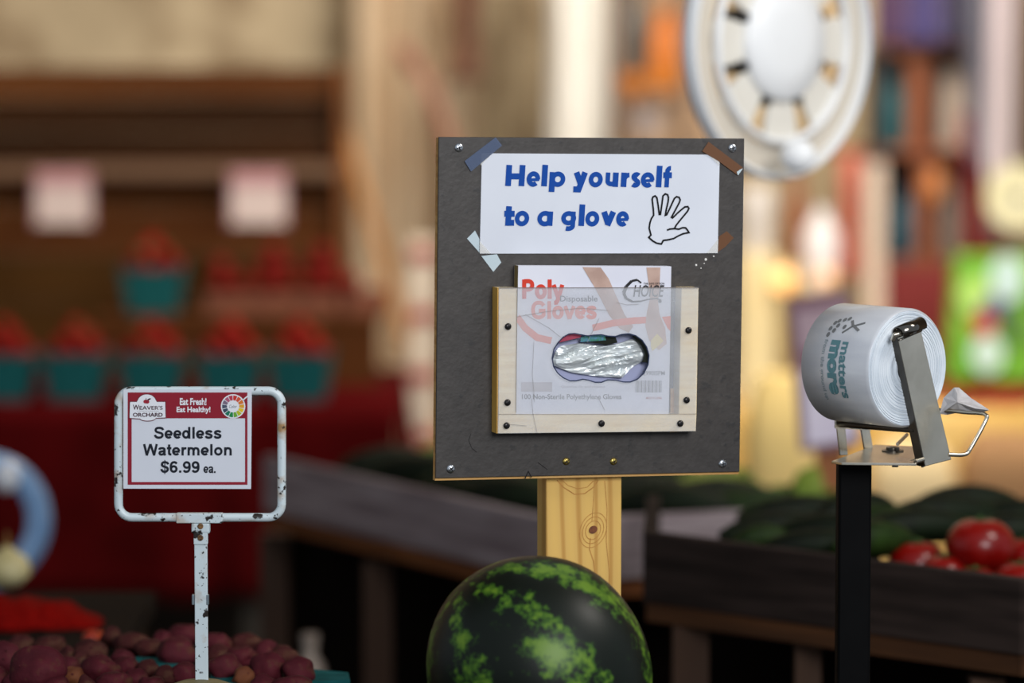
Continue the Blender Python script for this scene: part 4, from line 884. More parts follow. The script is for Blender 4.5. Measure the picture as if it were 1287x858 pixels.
for k in range(8):
    a = PI / 2 + 2 * PI * k / 8; d = fx * math.cos(a) + Z * math.sin(a); s_ = fn_.cross(d)
    pts = [FC + d * RF * rr_ + s_ * RF * w_ + fn_ * .006 for rr_, w_ in ((.40, -.12), (.52, -.155), (.66, -.18), (.75, -.15), (.75, .15), (.66, .18), (.52, .155), (.40, .12))]
    mb = MB(); mb.prism(pts, -fn_ * .008); mb.build('spoke', fw_, fan, bevel=.002)
for k in range(8):
    a = PI / 2 + 2 * PI * (k + .5) / 8; d = fx * math.cos(a) + Z * math.sin(a)
    MB().lathe([(RF * .035, -.012), (RF * .035, .012), (.001, .014)], FC + d * RF * .465, fn_, 12).build('hub_gap_spot', mat('gap_spot_dark', '1c1814', rough=.5), fan, smooth=True)  # dark discs added to stand for the dark gaps around the hub
MB().ell(at(1003, 196, FY - .05), (.027, .02, .025), None, 20, 12).build('bottom_knob', fw2, fan, smooth=True, label='bright white knob at the bottom of the rim')
MB().tube([FC + Z * RF, FC + Z * (RF + .2), Vector((FC.x, FC.y, 3.85))], .012, 10).build('hanger_rod', steel, fan, smooth=True)
MB().tube([FC - fn_ * .09, FC - fn_ * .0], .05, 24).build('motor_housing', mat('fan_grey', '6a655c', rough=.5), fan, smooth=True)

# ------------------------------------------------------------------ left background: hutch, red table, berries
def slab(px0, py0, px1, py1, Y, th, m, name, root=None, **kw):
    a = at(px0, py1, Y); b = at(px1, py1, Y); c = at(px0, py0, Y)
    mb = MB(); mb.box(((a.x + b.x) / 2, Y + th / 2, (a.z + c.z) / 2), (b.x - a.x, th, c.z - a.z))
    return mb.build(name, m, root, **kw)
HY = 9.35
q_ = at(170, 500, HY); hu = thing('hutch', (q_.x, HY, 0), 'dark brown plank hutch behind the berry table on the left', 'hutch')
bm1 = mat('hutch_board_dark', '1f0f04', '301a09', stretch=(.4, 1, 6), scale=2.5, rough=.85, spec=.1); bm2 = mat('hutch_board_warm', '40210b', '553014', stretch=(.4, 1, 6), scale=2.5, rough=.85, spec=.1); bm3 = mat('hutch_board_olive', '382208', '472d10', stretch=(.4, 1, 6), scale=2.5, rough=.85, spec=.1)
for i, (y0, y1, m) in enumerate(((86, 124, bm2), (125, 166, bm1), (167, 205, bm1), (206, 262, bm2), (263, 320, bm2), (321, 378, bm3), (379, 440, bm3), (441, 512, bm2))):
    slab(-80, y0, 424, y1, HY + .004 * (i % 2), .02, m, 'plank', hu)
slab(424, 84, 436, 512, HY - .04, .08, wood_brown, 'stile', hu); slab(-80, 206, 424, 224, HY - .05, .05, mat('ledge_brown', '59402b', '674a34', stretch=(.5, 1, 6), scale=3, rough=.8), 'ledge', hu)
for px in (-60, 420):
    q_ = at(px, 512, HY); MB().box((q_.x, HY + .03, q_.z / 2), (.06, .06, q_.z)).build('leg', wood_dark, hu)
# red table
TY = 8.45; ty1 = 9.30; tz = at(200, 508, TY).z; xl = at(-120, 508, TY).x; xr = at(500, 508, TY).x
rt = thing('berry_table', ((xl + xr) / 2, TY, 0), 'long table under the red cloth', 'table')
MB().box(((xl + xr) / 2, (TY + ty1) / 2, tz - .02), (xr - xl - .02, ty1 - TY - .02, .03)).build('table_top', wood_brown, rt)
for px in (60, 322, 470):
    MB().box((at(px, 800, TY + .06).x, TY + .08, (tz - .035) / 2), (.05, .05, tz - .035)).build('leg', mat('grey_leg', '4c453c', rough=.8), rt)
zb = at(200, 752, TY).z
mb = MB()
mb.grid(lambda i, j: Vector((xl + (xr - xl) * i, TY - .012 - .010 * j * (1 + math.sin(i * 30 + math.sin(i * 9) * 2)) , tz - (tz - zb) * j + (.0 if j < .99 else .01 * math.sin(i * 30)))), 90, 10)
mb.grid(lambda i, j: Vector((xl + (xr - xl) * i, TY - .012 + (ty1 - TY) * j, tz + .0005)), 20, 2)
mb.grid(lambda i, j: Vector((xr + .012 * (1 + math.sin(i * 30)) * j, TY - .012 + (ty1 - TY) * i, tz - (tz - zb) * .45 * j)), 20, 4)
tag(mb.build('tablecloth', red_cloth, None, smooth=True, solid=.003), 'deep red cloth hanging over the berry table on the left', 'tablecloth')
def basket_mesh(wd, h):
    mb = MB(); f = lambda k, z: [Vector((sx * wd / 2 * k, sy * wd / 2 * k, z)) for sx, sy in ((-1, -1), (1, -1), (1, 1), (-1, 1))]
    mb.ring_loft([f(.78, 0), f(1, h), f(1.05, h), f(1.05, h - .012), f(1.0, h - .012)][:3] + [f(.96, h), f(.74, .006)], True); return mb
b0 = thing('berry_basket', (0, 0, 0), 'x', 'basket', 'teal berry baskets'); b0['_w'] = [0, 0, 0]
basket_mesh(.142, .105).build('basket_body', teal, b0, bevel=.003)
st0 = MB(); rings = [[Vector((math.cos(2 * PI * k / 12) * r, math.sin(2 * PI * k / 12) * r, z)) for k in range(12)] for r, z in ((.002, -.026), (.011, -.018), (.019, -.002), (.021, .008), (.016, .018), (.004, .022))]
st0.ring_loft(rings, True); berry_me = st0.build('strawberry', red_berry, None, smooth=True)
cx0 = MB()
for k in range(6):
    a = 2 * PI * k / 6; d = Vector((math.cos(a), math.sin(a), 0)); s_ = Vector((-d.y, d.x, 0)) * .004; cx0.add([Z * .0225 - s_, Z * .0225 + s_, Z * .024 + d * .018], [(0, 1, 2)])
cx0.build('calyx', mat('calyx_green', '2c4a14', rough=.7), berry_me)
first = [True]
def berries(c, n, sp, lab, grp, m=None, ztop=0.0, sc=1.0):
    for k in range(n):
        b = berry_me if first[0] else copy_tree(berry_me); first[0] = False
        if k < 6: dx, dy, dz = ((k % 3) - 1) * sp, ((k // 3) - .5) * sp * 1.2, 0
        elif k < 10: dx, dy, dz = ((k % 2) - .5) * sp, ((k - 6) // 2 - .5) * sp, .028
        else: dx, dy, dz = 0, 0, .052
        b.location = c + Vector((dx + random.uniform(-.004, .004), dy + random.uniform(-.004, .004), dz + .012)); b.scale = (sc, sc, sc)
        b.rotation_euler = (random.uniform(0, 3), random.uniform(0, 3), random.uniform(0, 6)); tag(b, lab, 'strawberry', grp)
bl = [(6, 8.55, tz, 'teal berry basket cut by the left edge'), (96, 8.55, tz, 'second teal berry basket from the left, lower row'), (192, 8.55, tz, 'teal berry basket below the raised one'), (290, 8.55, tz, 'teal berry basket second from the right, lower row'), (378, 8.55, tz, 'rightmost teal berry basket, lower row')]
z2 = at(195, 397, 8.86).z
bl += [(194, 8.95, z2, 'raised teal berry basket on the rear step')]
for i, (px, Y, z, lab) in enumerate(bl):
    o = b0 if i == 0 else copy_tree(b0)
    o.location = (at(px, 450, Y).x, Y, z + .002); o['label'] = lab
    berries(Vector((o.location.x, Y, z + .098)), 11, .042, 'red strawberry heaped in the ' + lab, 'strawberries in the ' + lab)
riser = thing('rear_step', (at(200, 450, 8.95).x, 8.95, tz), 'brown wooden step at the back of the berry table', 'step')
slab(120, 0, 480, 1, 8.86, .2, bm2, 'x')if False else None
xa, xb = at(120, 400, 8.86).x, at(478, 400, 8.86).x
MB().box(((xa + xb) / 2, 8.95, z2 - .008), (xb - xa, .18, .016)).build('step_board', bm2, riser); MB().box(((xa + xb) / 2, 8.87, (tz + z2 - .016) / 2 + .002), (xb - xa - .01, .012, z2 - tz - .02)).build('step_front', bm2, riser)
# dark fruit heaps in wooden boxes on the step
wbm = mat('wood_box', '5e2f1c', '74412a', scale=8, rough=.8)
for bi, (px, n, lab) in enumerate(((288, 9, 'left'), (345, 11, 'middle'), (405, 11, 'right'), (455, 5, 'far right'))):
    c = Vector((at(px, 400, 8.95).x, 8.95, z2)); t = thing('fruit_box', c, lab + ' one of the small brown boxes of dark red fruit on the rear step', 'box', 'fruit boxes on the rear step')
    for sx, sy, wx, wy in ((0, -.055, .105, .006), (0, .055, .105, .006), (-.052, 0, .006, .104), (.052, 0, .006, .104)): MB().box(c + Vector((sx, sy, .026)), (wx, wy, .05)).build('box_side', wbm, t)
    MB().box(c + Vector((0, 0, .003)), (.098, .104, .005)).build('box_bottom', wbm, t)
    for k in range(n):
        if k < 4: d = Vector((((k % 2) - .5) * .048, ((k // 2) - .5) * .05, .032))
        elif k < 8: d = Vector((((k % 2) - .5) * .046, ((k // 2) - 2.5) * .048, .072))
        elif k < 10: d = Vector(((k - 8.5) * .04, 0, .108))
        else: d = Vector((0, .0, .14))
        o = MB().ell((0, 0, 0), .0235, None, 12, 8).build('red_plum', darkred_fruit, None, smooth=True, off=(0, 0, 0)); o.location = c + d
        tag(o, 'dark red round fruit heaped in the ' + lab + ' brown box', 'plum', 'plums in the ' + lab + ' box')
# price tags on the ledge
for px, lab in ((80, 'left'), (325, 'right')):
    Y = 9.2; c = at(px, 250, Y); t = thing('shelf_tag', (c.x, Y, at(px, 288, Y).z), lab + ' one of two blurred white price tags with pink header on the hutch', 'price tag', 'price tags on the hutch')
    slab(px - 33, 222, px + 33, 282, Y, .003, mat('tag_white', 'cbb8b2', rough=.6), 'card', t)
    slab(px - 37, 214, px + 37, 234, Y - .002, .003, mat('tag_pink', 'b08084' if px < 200 else 'b86a60', rough=.6), 'tag_header', t)
    for x in (-37, 34): slab(px + x, 218, px + x + 3, 286, Y - .002, .003, MC['tag_pink'], 'tag_edge', t)
    MB().tube([at(px, 214, Y), at(px, 208, Y + .08), at(px, 206, Y + .11)], .003, 6).build('hook', steel_dark, t)
# lower wall panel beyond, bottle
slab(20, 742, 520, 900, 9.32, .02, mat('under_panel', '2e2822', '383029', scale=3, rough=.9), 'under_table_panel', rt)
c = at(390, 858, 6.2); t = thing('bottle', (c.x, 6.2, at(390, 870, 6.2).z), 'blurred pale bottle standing under the long grey crate', 'bottle'); zc = t.location.z
# ------------------------------------------------------------------ middle background: hanging cloths, leaning pole, cartons
def drape(px0, px1, py0, py1, Y, m, lab, cat='curtain', name='hanging_cloth', amp=.03, fr=9, lean=0, tw=0, ph=0, group=None):
    a = at(px0, py1, Y); b = at(px1, py0, Y)
    mb = MB(); H = b.z - a.z; W_ = b.x - a.x; nu = max(12, int(fr * 7))
    mb.grid(lambda i, j: Vector((a.x + W_ * (i if not tw else (.5 + (i - .5) * (1 - tw * math.sin(PI * min(1, j * 1.2)))) ) + lean * (j - .5), Y + amp * math.sin(fr * 2 * PI * i + ph + 1.5 * math.sin(3 * i + 2 * j)) + amp * .4 * math.sin(5 * j + 4 * i), a.z + H * j)), nu, 14)
    o = mb.build(name, m, None, smooth=True, solid=.004); return tag(o, lab, cat, group)
beige = mat('beige_canvas', 'a8987e', 'bfae92', scale=2.2, rough=.95, spec=.05, c3='8c7a62', t3=(.5, .62), s3=4); beige2 = mat('warm_canvas', 'b49c80', 'c7b298', scale=2, rough=.95, spec=.05)
drape(-140, 460, -260, 520, 11.3, beige, 'wide mottled beige canvas hanging behind the dark hutch', amp=.03, fr=3)
drape(440, 600, -260, 900, 11.05, beige2, 'warm beige canvas hanging left of the dark board', amp=.05, fr=3.2, ph=1)
drape(588, 720, -260, 900, 11.25, beige, 'beige canvas hanging above the left half of the dark board', amp=.05, fr=2.6, ph=2)
rustm = mat('rust_brown_cloth', '6b4636', '7f5a48', scale=5, rough=.95); 
drape(566, 606, -60, 102, 10.8, rustm, 'short rust brown cloth hanging above the board left corner', 'cloth', amp=.02, fr=1.2, tw=.3)
drape(555, 585, 100, 420, 10.85, mat('greyish_strip', '8a7a66', '96866f', scale=4, rough=.95), 'narrow grey brown cloth strip beside the board', 'cloth', amp=.02, fr=1, lean=-.05)
for pts, r, m, lab in ((((432, 165), (470, 290), (502, 400)), .016, mat('tan_stick', 'a9703c', 'bb824a', scale=8, rough=.7), 'tan wooden pole leaning right of the hutch'), (((500, 55), (540, 110), (568, 190)), .022, mat('rosy_brown_rod', '8a5c4c', '9a6a58', rough=.8), 'rosy brown slanting rod above the board left edge')):
    P_ = [at(x, y, 10.6) for x, y in pts]; e_ = P_[-1] + (P_[-1] - P_[-2]).normalized() * (.9 if pts[0][0] < 450 else .5)
    if pts[0][0] < 450: e_ = Vector((P_[-1].x + .3, 10.6, 0.0)) 
    o = MB().tube(P_ + [e_], r, 10).build('leaning_pole', m, None, smooth=True); tag(o, lab, 'pole')
# stacked cartons white and red
for k in range(7):
    y0 = 300 + k * 38; c = at(531, y0 + 36, 9.3); hgt = 36 * 9.3 / FPX
    t = thing('carton', (c.x, 9.3, c.z), ['topmost', 'second from top', 'third from top', 'fourth from top', 'fifth from top', 'sixth from top', 'lowest'][k] + ' carton of the white and red stack left of the board', 'carton', 'stacked cartons')
    MB().box((c.x, 9.3, c.z + hgt / 2), (.066, .08, hgt)).build('carton_body', mat('carton_cream', 'cfc0ae', rough=.7), t, bevel=.002)
    if k % 2 == 0: MB().box((c.x, 9.258, c.z + hgt * .5), (.058, .004, hgt * .45)).build('carton_label', mat('carton_red', '9a3030' if k < 5 else '9a3030', rough=.6), t)
cz = at(531, 300 + 6 * 38 + 36, 9.3).z; cxx = at(531, 500, 9.3).x
t = thing('plinth', (cxx, 9.3, 0), 'plain pale plinth under the carton stack', 'plinth'); MB().box((cxx, 9.3, cz / 2 - .001), (.1, .1, cz - .002)).build('plinth_body', beige2, t, bevel=.003)
# bottle
zc = at(390, 922, 6.2).z
MB().lathe([(.024, 0), (.028, .006), (.028, .09), (.022, .115), (.012, .128), (.011, .15), (.014, .151), (.014, .165), (.002, .166)], (c.x * 0 + at(390, 860, 6.2).x, 6.2, zc), (0, 0, 1), 20).build('bottle_body', mat('bottle_pale', 'a39488', rough=.4), bpy.data.objects['bottle'], smooth=True)
bx = at(390, 860, 6.2).x; t = thing('low_stool', (bx, 6.2, 0), 'dark low stool carrying the pale bottle', 'stool')
MB().box((bx, 6.2, zc - .0115), (.22, .2, .02)).build('seat', wood_dark, t)
for sx in (-1, 1):
    for sy in (-1, 1): MB().box((bx + sx * .085, 6.2 + sy * .075, (zc - .0215) / 2), (.025, .025, zc - .0215)).build('leg', wood_dark, t)

# ------------------------------------------------------------------ right background
drape(690, 768, -260, 420, 10.4, mat('bright_white_cloth', 'e6e2da', 'efece6', scale=3, rough=.9), 'bright white cloth hanging above the right half of the board', amp=.03, fr=2)
warmw = mat('warm_cream_cloth', 'c9b28e', 'dcc8a6', scale=2, rough=.95); drape(900, 1120, -260, 640, 11.3, warmw, 'warm cream backdrop cloth behind the fan', amp=.03, fr=2)
drape(760, 897, -260, 640, 11.35, mat('rosy_cream_cloth', 'a88a70', 'c0a284', scale=3, rough=.95), 'rosy tan backdrop cloth above the board right corner', amp=.03, fr=2)
def shelf(name, px0, px1, rows, Y, dep, m, lab, yb=None):
    a = at(px0, rows[0], Y); b = at(px1, rows[0], Y); t = thing(name, ((a.x + b.x) / 2, Y, 0), lab, 'shelf')
    top = at(px0, rows[0], Y).z
    for x in (a.x, b.x): MB().box((x, Y + dep / 2, top / 2), (.025, dep, top)).build('upright', m, t)
    for r_ in rows: MB().box(((a.x + b.x) / 2, Y + dep / 2, at(px0, r_, Y).z), (b.x - a.x - .025, dep, .02)).build('shelf_board', m, t)
    return t
dkb = mat('dark_cabinet', '2c2a2e', '38353a', scale=4, rough=.8); orw = mat('orange_wood', '7a4020', '8c5030', stretch=(1, 1, .2), scale=6, rough=.7)
shelf('jar_shelf', 776, 862, (-60, 128, 330), 10.2, .22, mat('dull_brown_wood', '6a5240', '7a6250', scale=5, rough=.8), 'dull brown shelf between the white cloth and the fan')
def vase(px, pyb, pw, phh, Y, m, lab, cat, prof=None, name=None, group=None):
    b = at(px, pyb, Y); w_ = pw * Y / FPX / 2; h_ = phh * Y / FPX
    prof = prof or [(.7, 0), (.95, .2), (1, .45), (.8, .72), (.45, .86), (.5, 1)]
    o = thing(name or cat, (b.x, Y, b.z), lab, cat, group)
    MB().lathe([(r * w_, z * h_) for r, z in prof] + [(prof[-1][0] * w_ * .8, h_ * .985), (.02 * w_, h_ * .6)], (b.x, Y, b.z), (0, 0, 1), 20, cap=False).build('body', m, o, smooth=True)
    return o
amber = mat('amber_glaze', 'c8702a', 'dc8a3c', rough=.3, scale=8); darkg = mat('dark_grey_glaze', '4a4844', '5a5650', rough=.4, scale=8)
vase(795, 93, 44, 110, 10.28, darkg, 'dark grey jug on the brown shelf above the board', 'jug'); vase(838, 114, 46, 100, 10.30, amber, 'amber orange jar on the brown shelf beside the fan', 'jar', [(.8, 0), (1, .1), (1, .7), (.7, .85), (.75, 1)])
vase(795, 122, 50, 30, 10.22, amber, 'low orange bowl under the grey jug', 'bowl', [(.4, 0), (.8, .4), (1, 1)]); vase(812, 172, 56, 44, 10.28, mat('lilac_glaze', 'c2b2ac', rough=.4), 'pale lilac bowl below the brown shelf', 'bowl', [(.5, 0), (.9, .4), (1, 1)])
# pots on table, cloths between board and dispenser
T2 = 9.6
tl = thing('yellow_table', (at(1080, 560, T2).x, T2, 0), 'long table beneath the golden cloth on the right', 'table')
tz2 = at(1000, 517, T2).z; xa, xb = at(860, 470, T2).x, at(1330, 470, T2).x
MB().box(((xa + xb) / 2, T2 + .3, tz2 - .015), (xb - xa, .6, .03)).build('table_top', orw, tl)
for x in (xa + .04, xb - .04):
    for y in (.05, .55): MB().box((x, T2 + y, (tz2 - .03) / 2), (.05, .05, tz2 - .03)).build('leg', wood_brown, tl)
gold = mat('golden_cloth', 'c69a4e', 'e0bd78', scale=2.5, rough=.9, spec=.1)
mb = MB(); zz = .25
mb.grid(lambda i, j: Vector((xa - .02 + (xb - xa + .04) * i, T2 - .012 - .05 * j * (1 + .6 * math.sin(i * 26 + 1.3 * math.sin(7 * i))), tz2 + .003 - (tz2 - zz) * j)), 80, 12)
mb.grid(lambda i, j: Vector((xa - .02 + (xb - xa + .04) * i, T2 - .012 + .6 * j, tz2 + .003)), 20, 2)
tag(mb.build('golden_tablecloth', gold, None, smooth=True, solid=.003), 'golden yellow cloth over the far table on the right', 'tablecloth')
creamy = mat('cream_yellow_cloth', 'd9c490', 'e8d8ac', scale=2.5, rough=.9)
def onT(px, w_, pyt, m, lab, cat, prof=None, name=None, Y=T2 + .12, pyb=None):
    zt = at(px, pyt, Y).z; zb_ = at(px, pyb, Y).z if pyb else tz2 + .005
    b = at(px, pyt, Y); o = thing(name or cat, (b.x, Y, tz2 + .005), lab, cat); w2 = w_ * Y / FPX / 2; h_ = zt - zb_
    prof = prof or [(.6, 0), (.95, .2), (1, .5), (.75, .75), (.4, .88), (.5, 1)]
    if pyb: MB().box((b.x, Y, (zb_ + tz2 + .005) / 2 - .0005), (w2 * 2.1, .14, zb_ - tz2 - .006)).build('stand', creamy, o, bevel=.004, label='cream yellow block under it')
    MB().lathe([(r * w2, z * h_) for r, z in prof], (b.x, Y, zb_), (0, 0, 1), 20).build('body', m, o, smooth=True); return o
whg = mat('white_glaze', 'e4dfe0', rough=.35); brg = mat('brown_glaze', '8a5638', rough=.4)
onT(952, 46, 235, mat('pale_stone_glaze', 'cfc8c2', rough=.6), 'tall pale vase at the right edge of the board', 'vase', [(.7, 0), (.8, .3), (.9, .6), (1, .8), (.8, 1)], pyb=318)
onT(1001, 34, 212, brg, 'tall rosy brown bottle between two pale vases', 'vase', [(.9, 0), (1, .3), (.9, .6), (.5, .8), (.5, 1)], Y=T2 + .32, pyb=330)
onT(1032, 50, 262, whg, 'white vase with round belly left of the coral cloth', 'vase', [(.5, 0), (.8, .25), (1, .5), (.9, .75), (.45, .9), (.5, 1)], Y=T2 + .08, pyb=378)
for px, py, r, lab, c, e in ((985, 352, 15, 'round warm glowing lamp right of the board', 'ffb050', 1.3), (1040, 348, 10, 'small peach glowing lamp above the bag roll', 'f0a070', 1.0)):
    Y = T2 + .03; c0 = at(px, py, Y); t = thing('globe_lamp', (c0.x, Y, tz2 + .005), lab, 'lamp'); rm = r * Y / FPX
    MB().ell(c0, rm, None, 16, 10).build('globe', mat('lamp_' + c, 'f0d0a0', emit=(c, e)), t, smooth=True); MB().tube([(c0.x, Y, tz2 + .006), c0 - Z * rm * .9], .006, 8).build('lamp_stem', brass, t); MB().lathe([(.03, 0), (.03, .008), (.006, .012)], (c0.x, Y, tz2 + .005), (0, 0, 1), 16).build('lamp_base', brass, t)
t = thing('cloth_rail', at(1068, 189, 10.13), 'thin brown rail holding the coral cloth beside the beige post', 'rail'); MB().tube([at(1035, 189, 10.1), at(1092, 189, 10.1)], .008, 8).build('rail_bar', wood_brown, t); MB().tube([at(1040, 189, 10.1), Vector((at(1040, 189, 10.1).x, 10.1, 3.85))], .005, 8).build('rail_drop', wood_brown, t)
coral = mat('coral_cloth', 'c25a48', 'd07a68', scale=4, rough=.9); drape(1056, 1084, 190, 350, 10.1, coral, 'coral red cloth strip hanging left of the beige post', 'cloth', amp=.015, fr=1.4)
o = slab(1086, 205, 1110, 480, 10.0, .05, mat('beige_post_paint', 'c8b4a4', 'd2beae', scale=4, rough=.8), 'wooden_post', None); tag(o, 'pale beige wooden post behind the bag roll', 'post')
# dark display cabinet
DY = 10.3; q_ = at(1180, 400, DY); dc = thing('display_cabinet', (q_.x, DY, 0), 'dark open cabinet of pots and cloths in the upper right', 'cabinet')
slab(1094, 58, 1262, 470, DY + .28, .02, dkb, 'back_panel', dc)
for px in (1104, 1262):
    x_ = at(px, 200, DY).x; zt = at(px, 58, DY).z; MB().box((x_, DY + .14, zt / 2), (.02, .28, zt)).build('upright', dkb if px < 1200 else orw, dc)
for py in (62, 190, 330):
    z_ = at(1180, py, DY).z; MB().box(((at(1104, 0, DY).x + at(1262, 0, DY).x) / 2, DY + .14, z_), (at(1262, 0, DY).x - at(1104, 0, DY).x - .02, .28, .018)).build('shelf_board', orw, dc)
slab(1140, 70, 1166, 186, DY + .02, .03, orw, 'divider', dc); slab(1150, 198, 1172, 328, DY + .02, .03, orw, 'divider', dc)
tealg = mat('teal_glaze', '1f5a62', '2a6e74', rough=.4, scale=8); tealb = mat('blue_teal_glaze', '1e4656', '2a6070', rough=.4, scale=8)
vase(1122, 186, 30, 95, DY + .1, tealg, 'tall teal vase left on the cabinet top shelf', 'vase', group='cabinet vases'); vase(1203, 186, 46, 100, DY + .1, mat('pale_box_paint', 'b8a698', 'c4b2a4', rough=.7), 'pale square jar on the cabinet top shelf', 'jar', [(1, 0), (1, .96), (.9, 1)])
vase(1136, 326, 38, 86, DY + .1, tealb, 'dark teal vase on the cabinet lower shelf', 'vase', group='cabinet vases'); vase(1197, 326, 40, 105, DY + .1, mat('grey_brown_glaze', '7c6a60', '9a8a80', rough=.5), 'grey brown oval vase on the cabinet lower shelf', 'vase')
vase(1172, 250, 34, 45, DY + .04, mat('orange_glaze', 'b86a30', 'cc8850', rough=.4), 'orange pot between the cabinet dividers', 'pot')
crim = mat('crimson_cloth', '8a1c20', '9c2a2c', scale=4, rough=.9); drape(1212, 1252, 145, 345, DY - .06, crim, 'crimson cloth hanging over the right side of the cabinet', 'cloth', amp=.02, fr=2, lean=-.03)
slab(1112, 336, 1256, 520, DY - .03, .03, mat('dark_red_door', '6e1c1c', '802424', scale=5, rough=.7), 'cabinet_door', dc)
for i, (px0, px1, c) in enumerate(((1098, 1140, '523a58'), (1141, 1184, '4c4474'), (1185, 1232, '3c3850'))):
    drape(px0, px1, -120, 56, DY - .02 - .03 * i, mat('purple_cloth_%s' % c, c, rough=.9), ['left plum purple', 'middle violet', 'right dark indigo'][i] + ' cloth hanging above the cabinet', 'cloth', amp=.015, fr=1.5, group='purple cloths above the cabinet')
drape(1214, 1246, -120, 215, DY - .16, mat('slate_cloth', '5e5e6c', '70707e', scale=3, rough=.9), 'slate grey cloth slanting at the upper right', 'cloth', amp=.02, fr=1.2, lean=-.04)
drape(1240, 1278, -120, 300, DY - .22, mat('lavender_cloth', 'c2b4ba', 'cfc2c8', scale=3, rough=.9), 'pale lavender cloth near the right edge', 'cloth', amp=.02, fr=1.2)
drape(1276, 1400, -120, 560, DY + .1, mat('brown_grey_cloth', '8c7464', '9c8474', scale=3, rough=.9), 'brown grey cloth at the right edge', 'cloth', amp=.02, fr=2)
c = at(1279, 248, DY - .28); rb = 42 * c.y / FPX; t = thing('round_dial', c, 'round cream dial with a dark centre at the right edge', 'dial')
MB().lathe([(rb, 0), (rb, .02), (rb * .92, .026), (rb * .9, .02), (.001, .02)], c, (0, -1, 0), 32).build('dial_face', mat('cream_dial', 'd9d2a8', 'e2dcb8', rough=.5), t, smooth=True); MB().ell(c + Vector((0, -.024, 0)), (.018, .01, .018), None, 14, 8).build('dial_centre', ink('dial_dark', '2c2a34'), t, smooth=True)
MB().tube([c + Z * rb, Vector((c.x, c.y, 3.85))], .006, 8).build('hanger_rod', steel_dark, t)
# green printed bag on a red cushion on the golden table
GY = T2 + .04; zt = at(1240, 322, GY).z; gx0 = at(1192, 400, GY).x; gx1 = at(1320, 400, GY).x; gz = at(1240, 478, GY).z
cush = MB(); cush.ell(((gx0 + gx1) / 2, GY + .1, (tz2 + gz) / 2 + .002), ((gx1 - gx0) / 2 + .02, .10, (gz - tz2) / 2 - .005), None, 24, 12, .0, 2)
t = thing('printed_bag', ((gx0 + gx1) / 2, GY, gz), 'bright green shopping bag printed with white and red shapes, right edge', 'bag')
mb = MB(); Hh = zt - gz
mb.ring_loft([[Vector((gx0 + (gx1 - gx0) * a + (.5 - a) * .04 * k, GY + b, gz + .0 + Hh * k)) for a, b in ((0, 0), (.5, -.02), (1, 0), (1, .1), (.5, .11), (0, .1))] for k in (0, .25, .5, .75, 1)], True)
mb.build('bag_body', mat('lime_green_bag', '5ca01c', '84c038', scale=9, rough=.5), t, smooth=False, bevel=.004)
BG = Pl((gx0, GY - .026, gz), (1, 0, 0), (0, 0, 1))
def blob(pts, c, nm, off=0, lab=None):
    mb = MB(); mb.prism([BG.w(x, y, off) for x, y in pts][::-1], -BG.n * .002); mb.build(nm, mat('bagprint_' + c, c, rough=.5), t, label=lab)
el = lambda cx, cy, rx, ry, n=16: [(cx + rx * math.cos(2 * PI * i / n), cy + ry * math.sin(2 * PI * i / n)) for i in range(n)]
blob(el(1226, 372, 20, 24), 'b8e070', 'printed_shape', 0); blob(el(1266, 350, 22, 30), 'c4ddd8', 'printed_shape', 0); blob(el(1247, 388, 16, 18), '56507c', 'printed_shape', .003); blob(el(1236, 408, 16, 14), 'c81c28', 'printed_shape', .006)
blob(el(1241, 444, 20, 24), 'cfe6da', 'printed_shape', .004); blob(el(1275, 410, 14, 26), '4c7030', 'printed_shape', .001)
o = cush.build('cushion', mat('red_cushion', 'a81c28', 'c02c34', scale=8, rough=.8), None, smooth=True); tag(o, 'crimson cushion below the green printed bag', 'cushion')
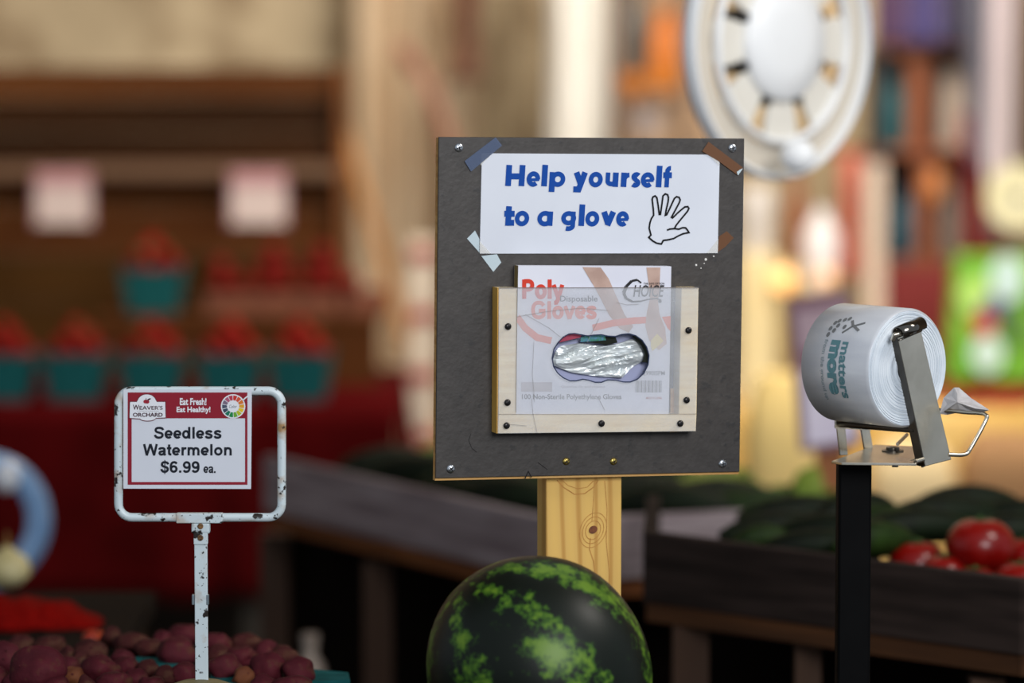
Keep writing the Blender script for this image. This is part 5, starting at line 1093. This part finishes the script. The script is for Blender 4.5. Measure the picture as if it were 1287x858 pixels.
# framed price sign behind the roll with its post
FY2 = 6.7; t = thing('framed_sign', (at(1040, 600, FY2).x, FY2, 0), 'blurred tilted sign with plum header and lavender lower half behind the bag roll', 'sign')
sgp = lambda pts, off, th, m, nm, lab=None: (lambda mb: (mb.prism([at(x, y, FY2 - off) for x, y in pts][::-1], Vector((0, th, 0))), mb.build(nm, m, t, label=lab)))(MB())
sgp([(990, 376), (1066, 366), (1082, 560), (1006, 568)], 0, .012, mat('plum_frame', '7a5866', '8c6a76', rough=.6), 'sign_frame')
sgp([(1008, 466), (1072, 458), (1076, 552), (1014, 560)], .004, .003, mat('lavender_paper', 'd6cce0', 'e0d8e8', rough=.6), 'sign_sheet')
sgp([(1000, 392), (1062, 384), (1066, 432), (1004, 440)], .004, .003, mat('mauve_paper', 'a88e98', 'b49ca6', rough=.6), 'sign_header')
sgp([(1026, 562), (1062, 560), (1064, 640), (1028, 640)], -.016, .03, mat('rust_post', '8a5028', '9c6034', rough=.7), 'sign_post'); q_ = at(1045, 640, FY2); MB().box((q_.x, FY2 + .03, q_.z / 2), (.045, .03, q_.z)).build('sign_post', MC['rust_post'], t)
# tan sacks on a low bench to the right (golden light area)
for px0, px1, y0, y1, c, lab in ((1090, 1200, 555, 655, 'e0c898', 'pale cream sack behind the cucumbers, centre'), (1205, 1320, 545, 650, 'a07850', 'brown paper sack behind the biggest tomato'), (935, 1030, 470, 655, 'e2c680', 'cream yellow sack right of the board lower corner')):
    Y = 8.2; a = at(px0, y1, Y); b = at(px1, y0, Y); cxm = (a.x + b.x) / 2
    mb = MB(); hh = b.z - a.z; ww = (b.x - a.x) / 2
    prof = [(.9, 0), (1, .15), (1, .6), (.85, .85), (.6, 1.0)]
    rings = [[Vector((cxm + ww * r * (abs(math.cos(q)) ** .6) * (1 if math.cos(q) > 0 else -1) , Y + .09 * r * (abs(math.sin(q)) ** .6) * (1 if math.sin(q) > 0 else -1), a.z + hh * z)) * 1 for q in [2 * PI * k / 24 for k in range(24)]] for r, z in prof]
    mb.ring_loft(rings, True); o = mb.build('paper_sack', mat('sack_' + c, c, rough=.9), None, smooth=True, bevel=0); tag(o, lab, 'sack', 'paper sacks on the bench')
zbn = at(1100, 655, 8.2).z; x0b, x1b = at(925, 655, 8.2).x, at(1340, 655, 8.2).x
t = thing('bench', ((x0b + x1b) / 2, 8.2, 0), 'brown bench carrying the paper sacks', 'bench'); MB().box(((x0b + x1b) / 2, 8.2, zbn - .02), (x1b - x0b, .26, .03)).build('bench_top', wood_brown, t)
for x in (x0b + .05, x1b - .05): MB().box((x, 8.2, (zbn - .035) / 2), (.05, .2, zbn - .035)).build('leg', wood_brown, t)

for o in COL.objects:
    if o.name.split('.')[0] in ('scratch', 'grain_line', 'rail_seam'): o['kind'] = 'stuff'
    if '_w' in o.keys(): del o['_w']
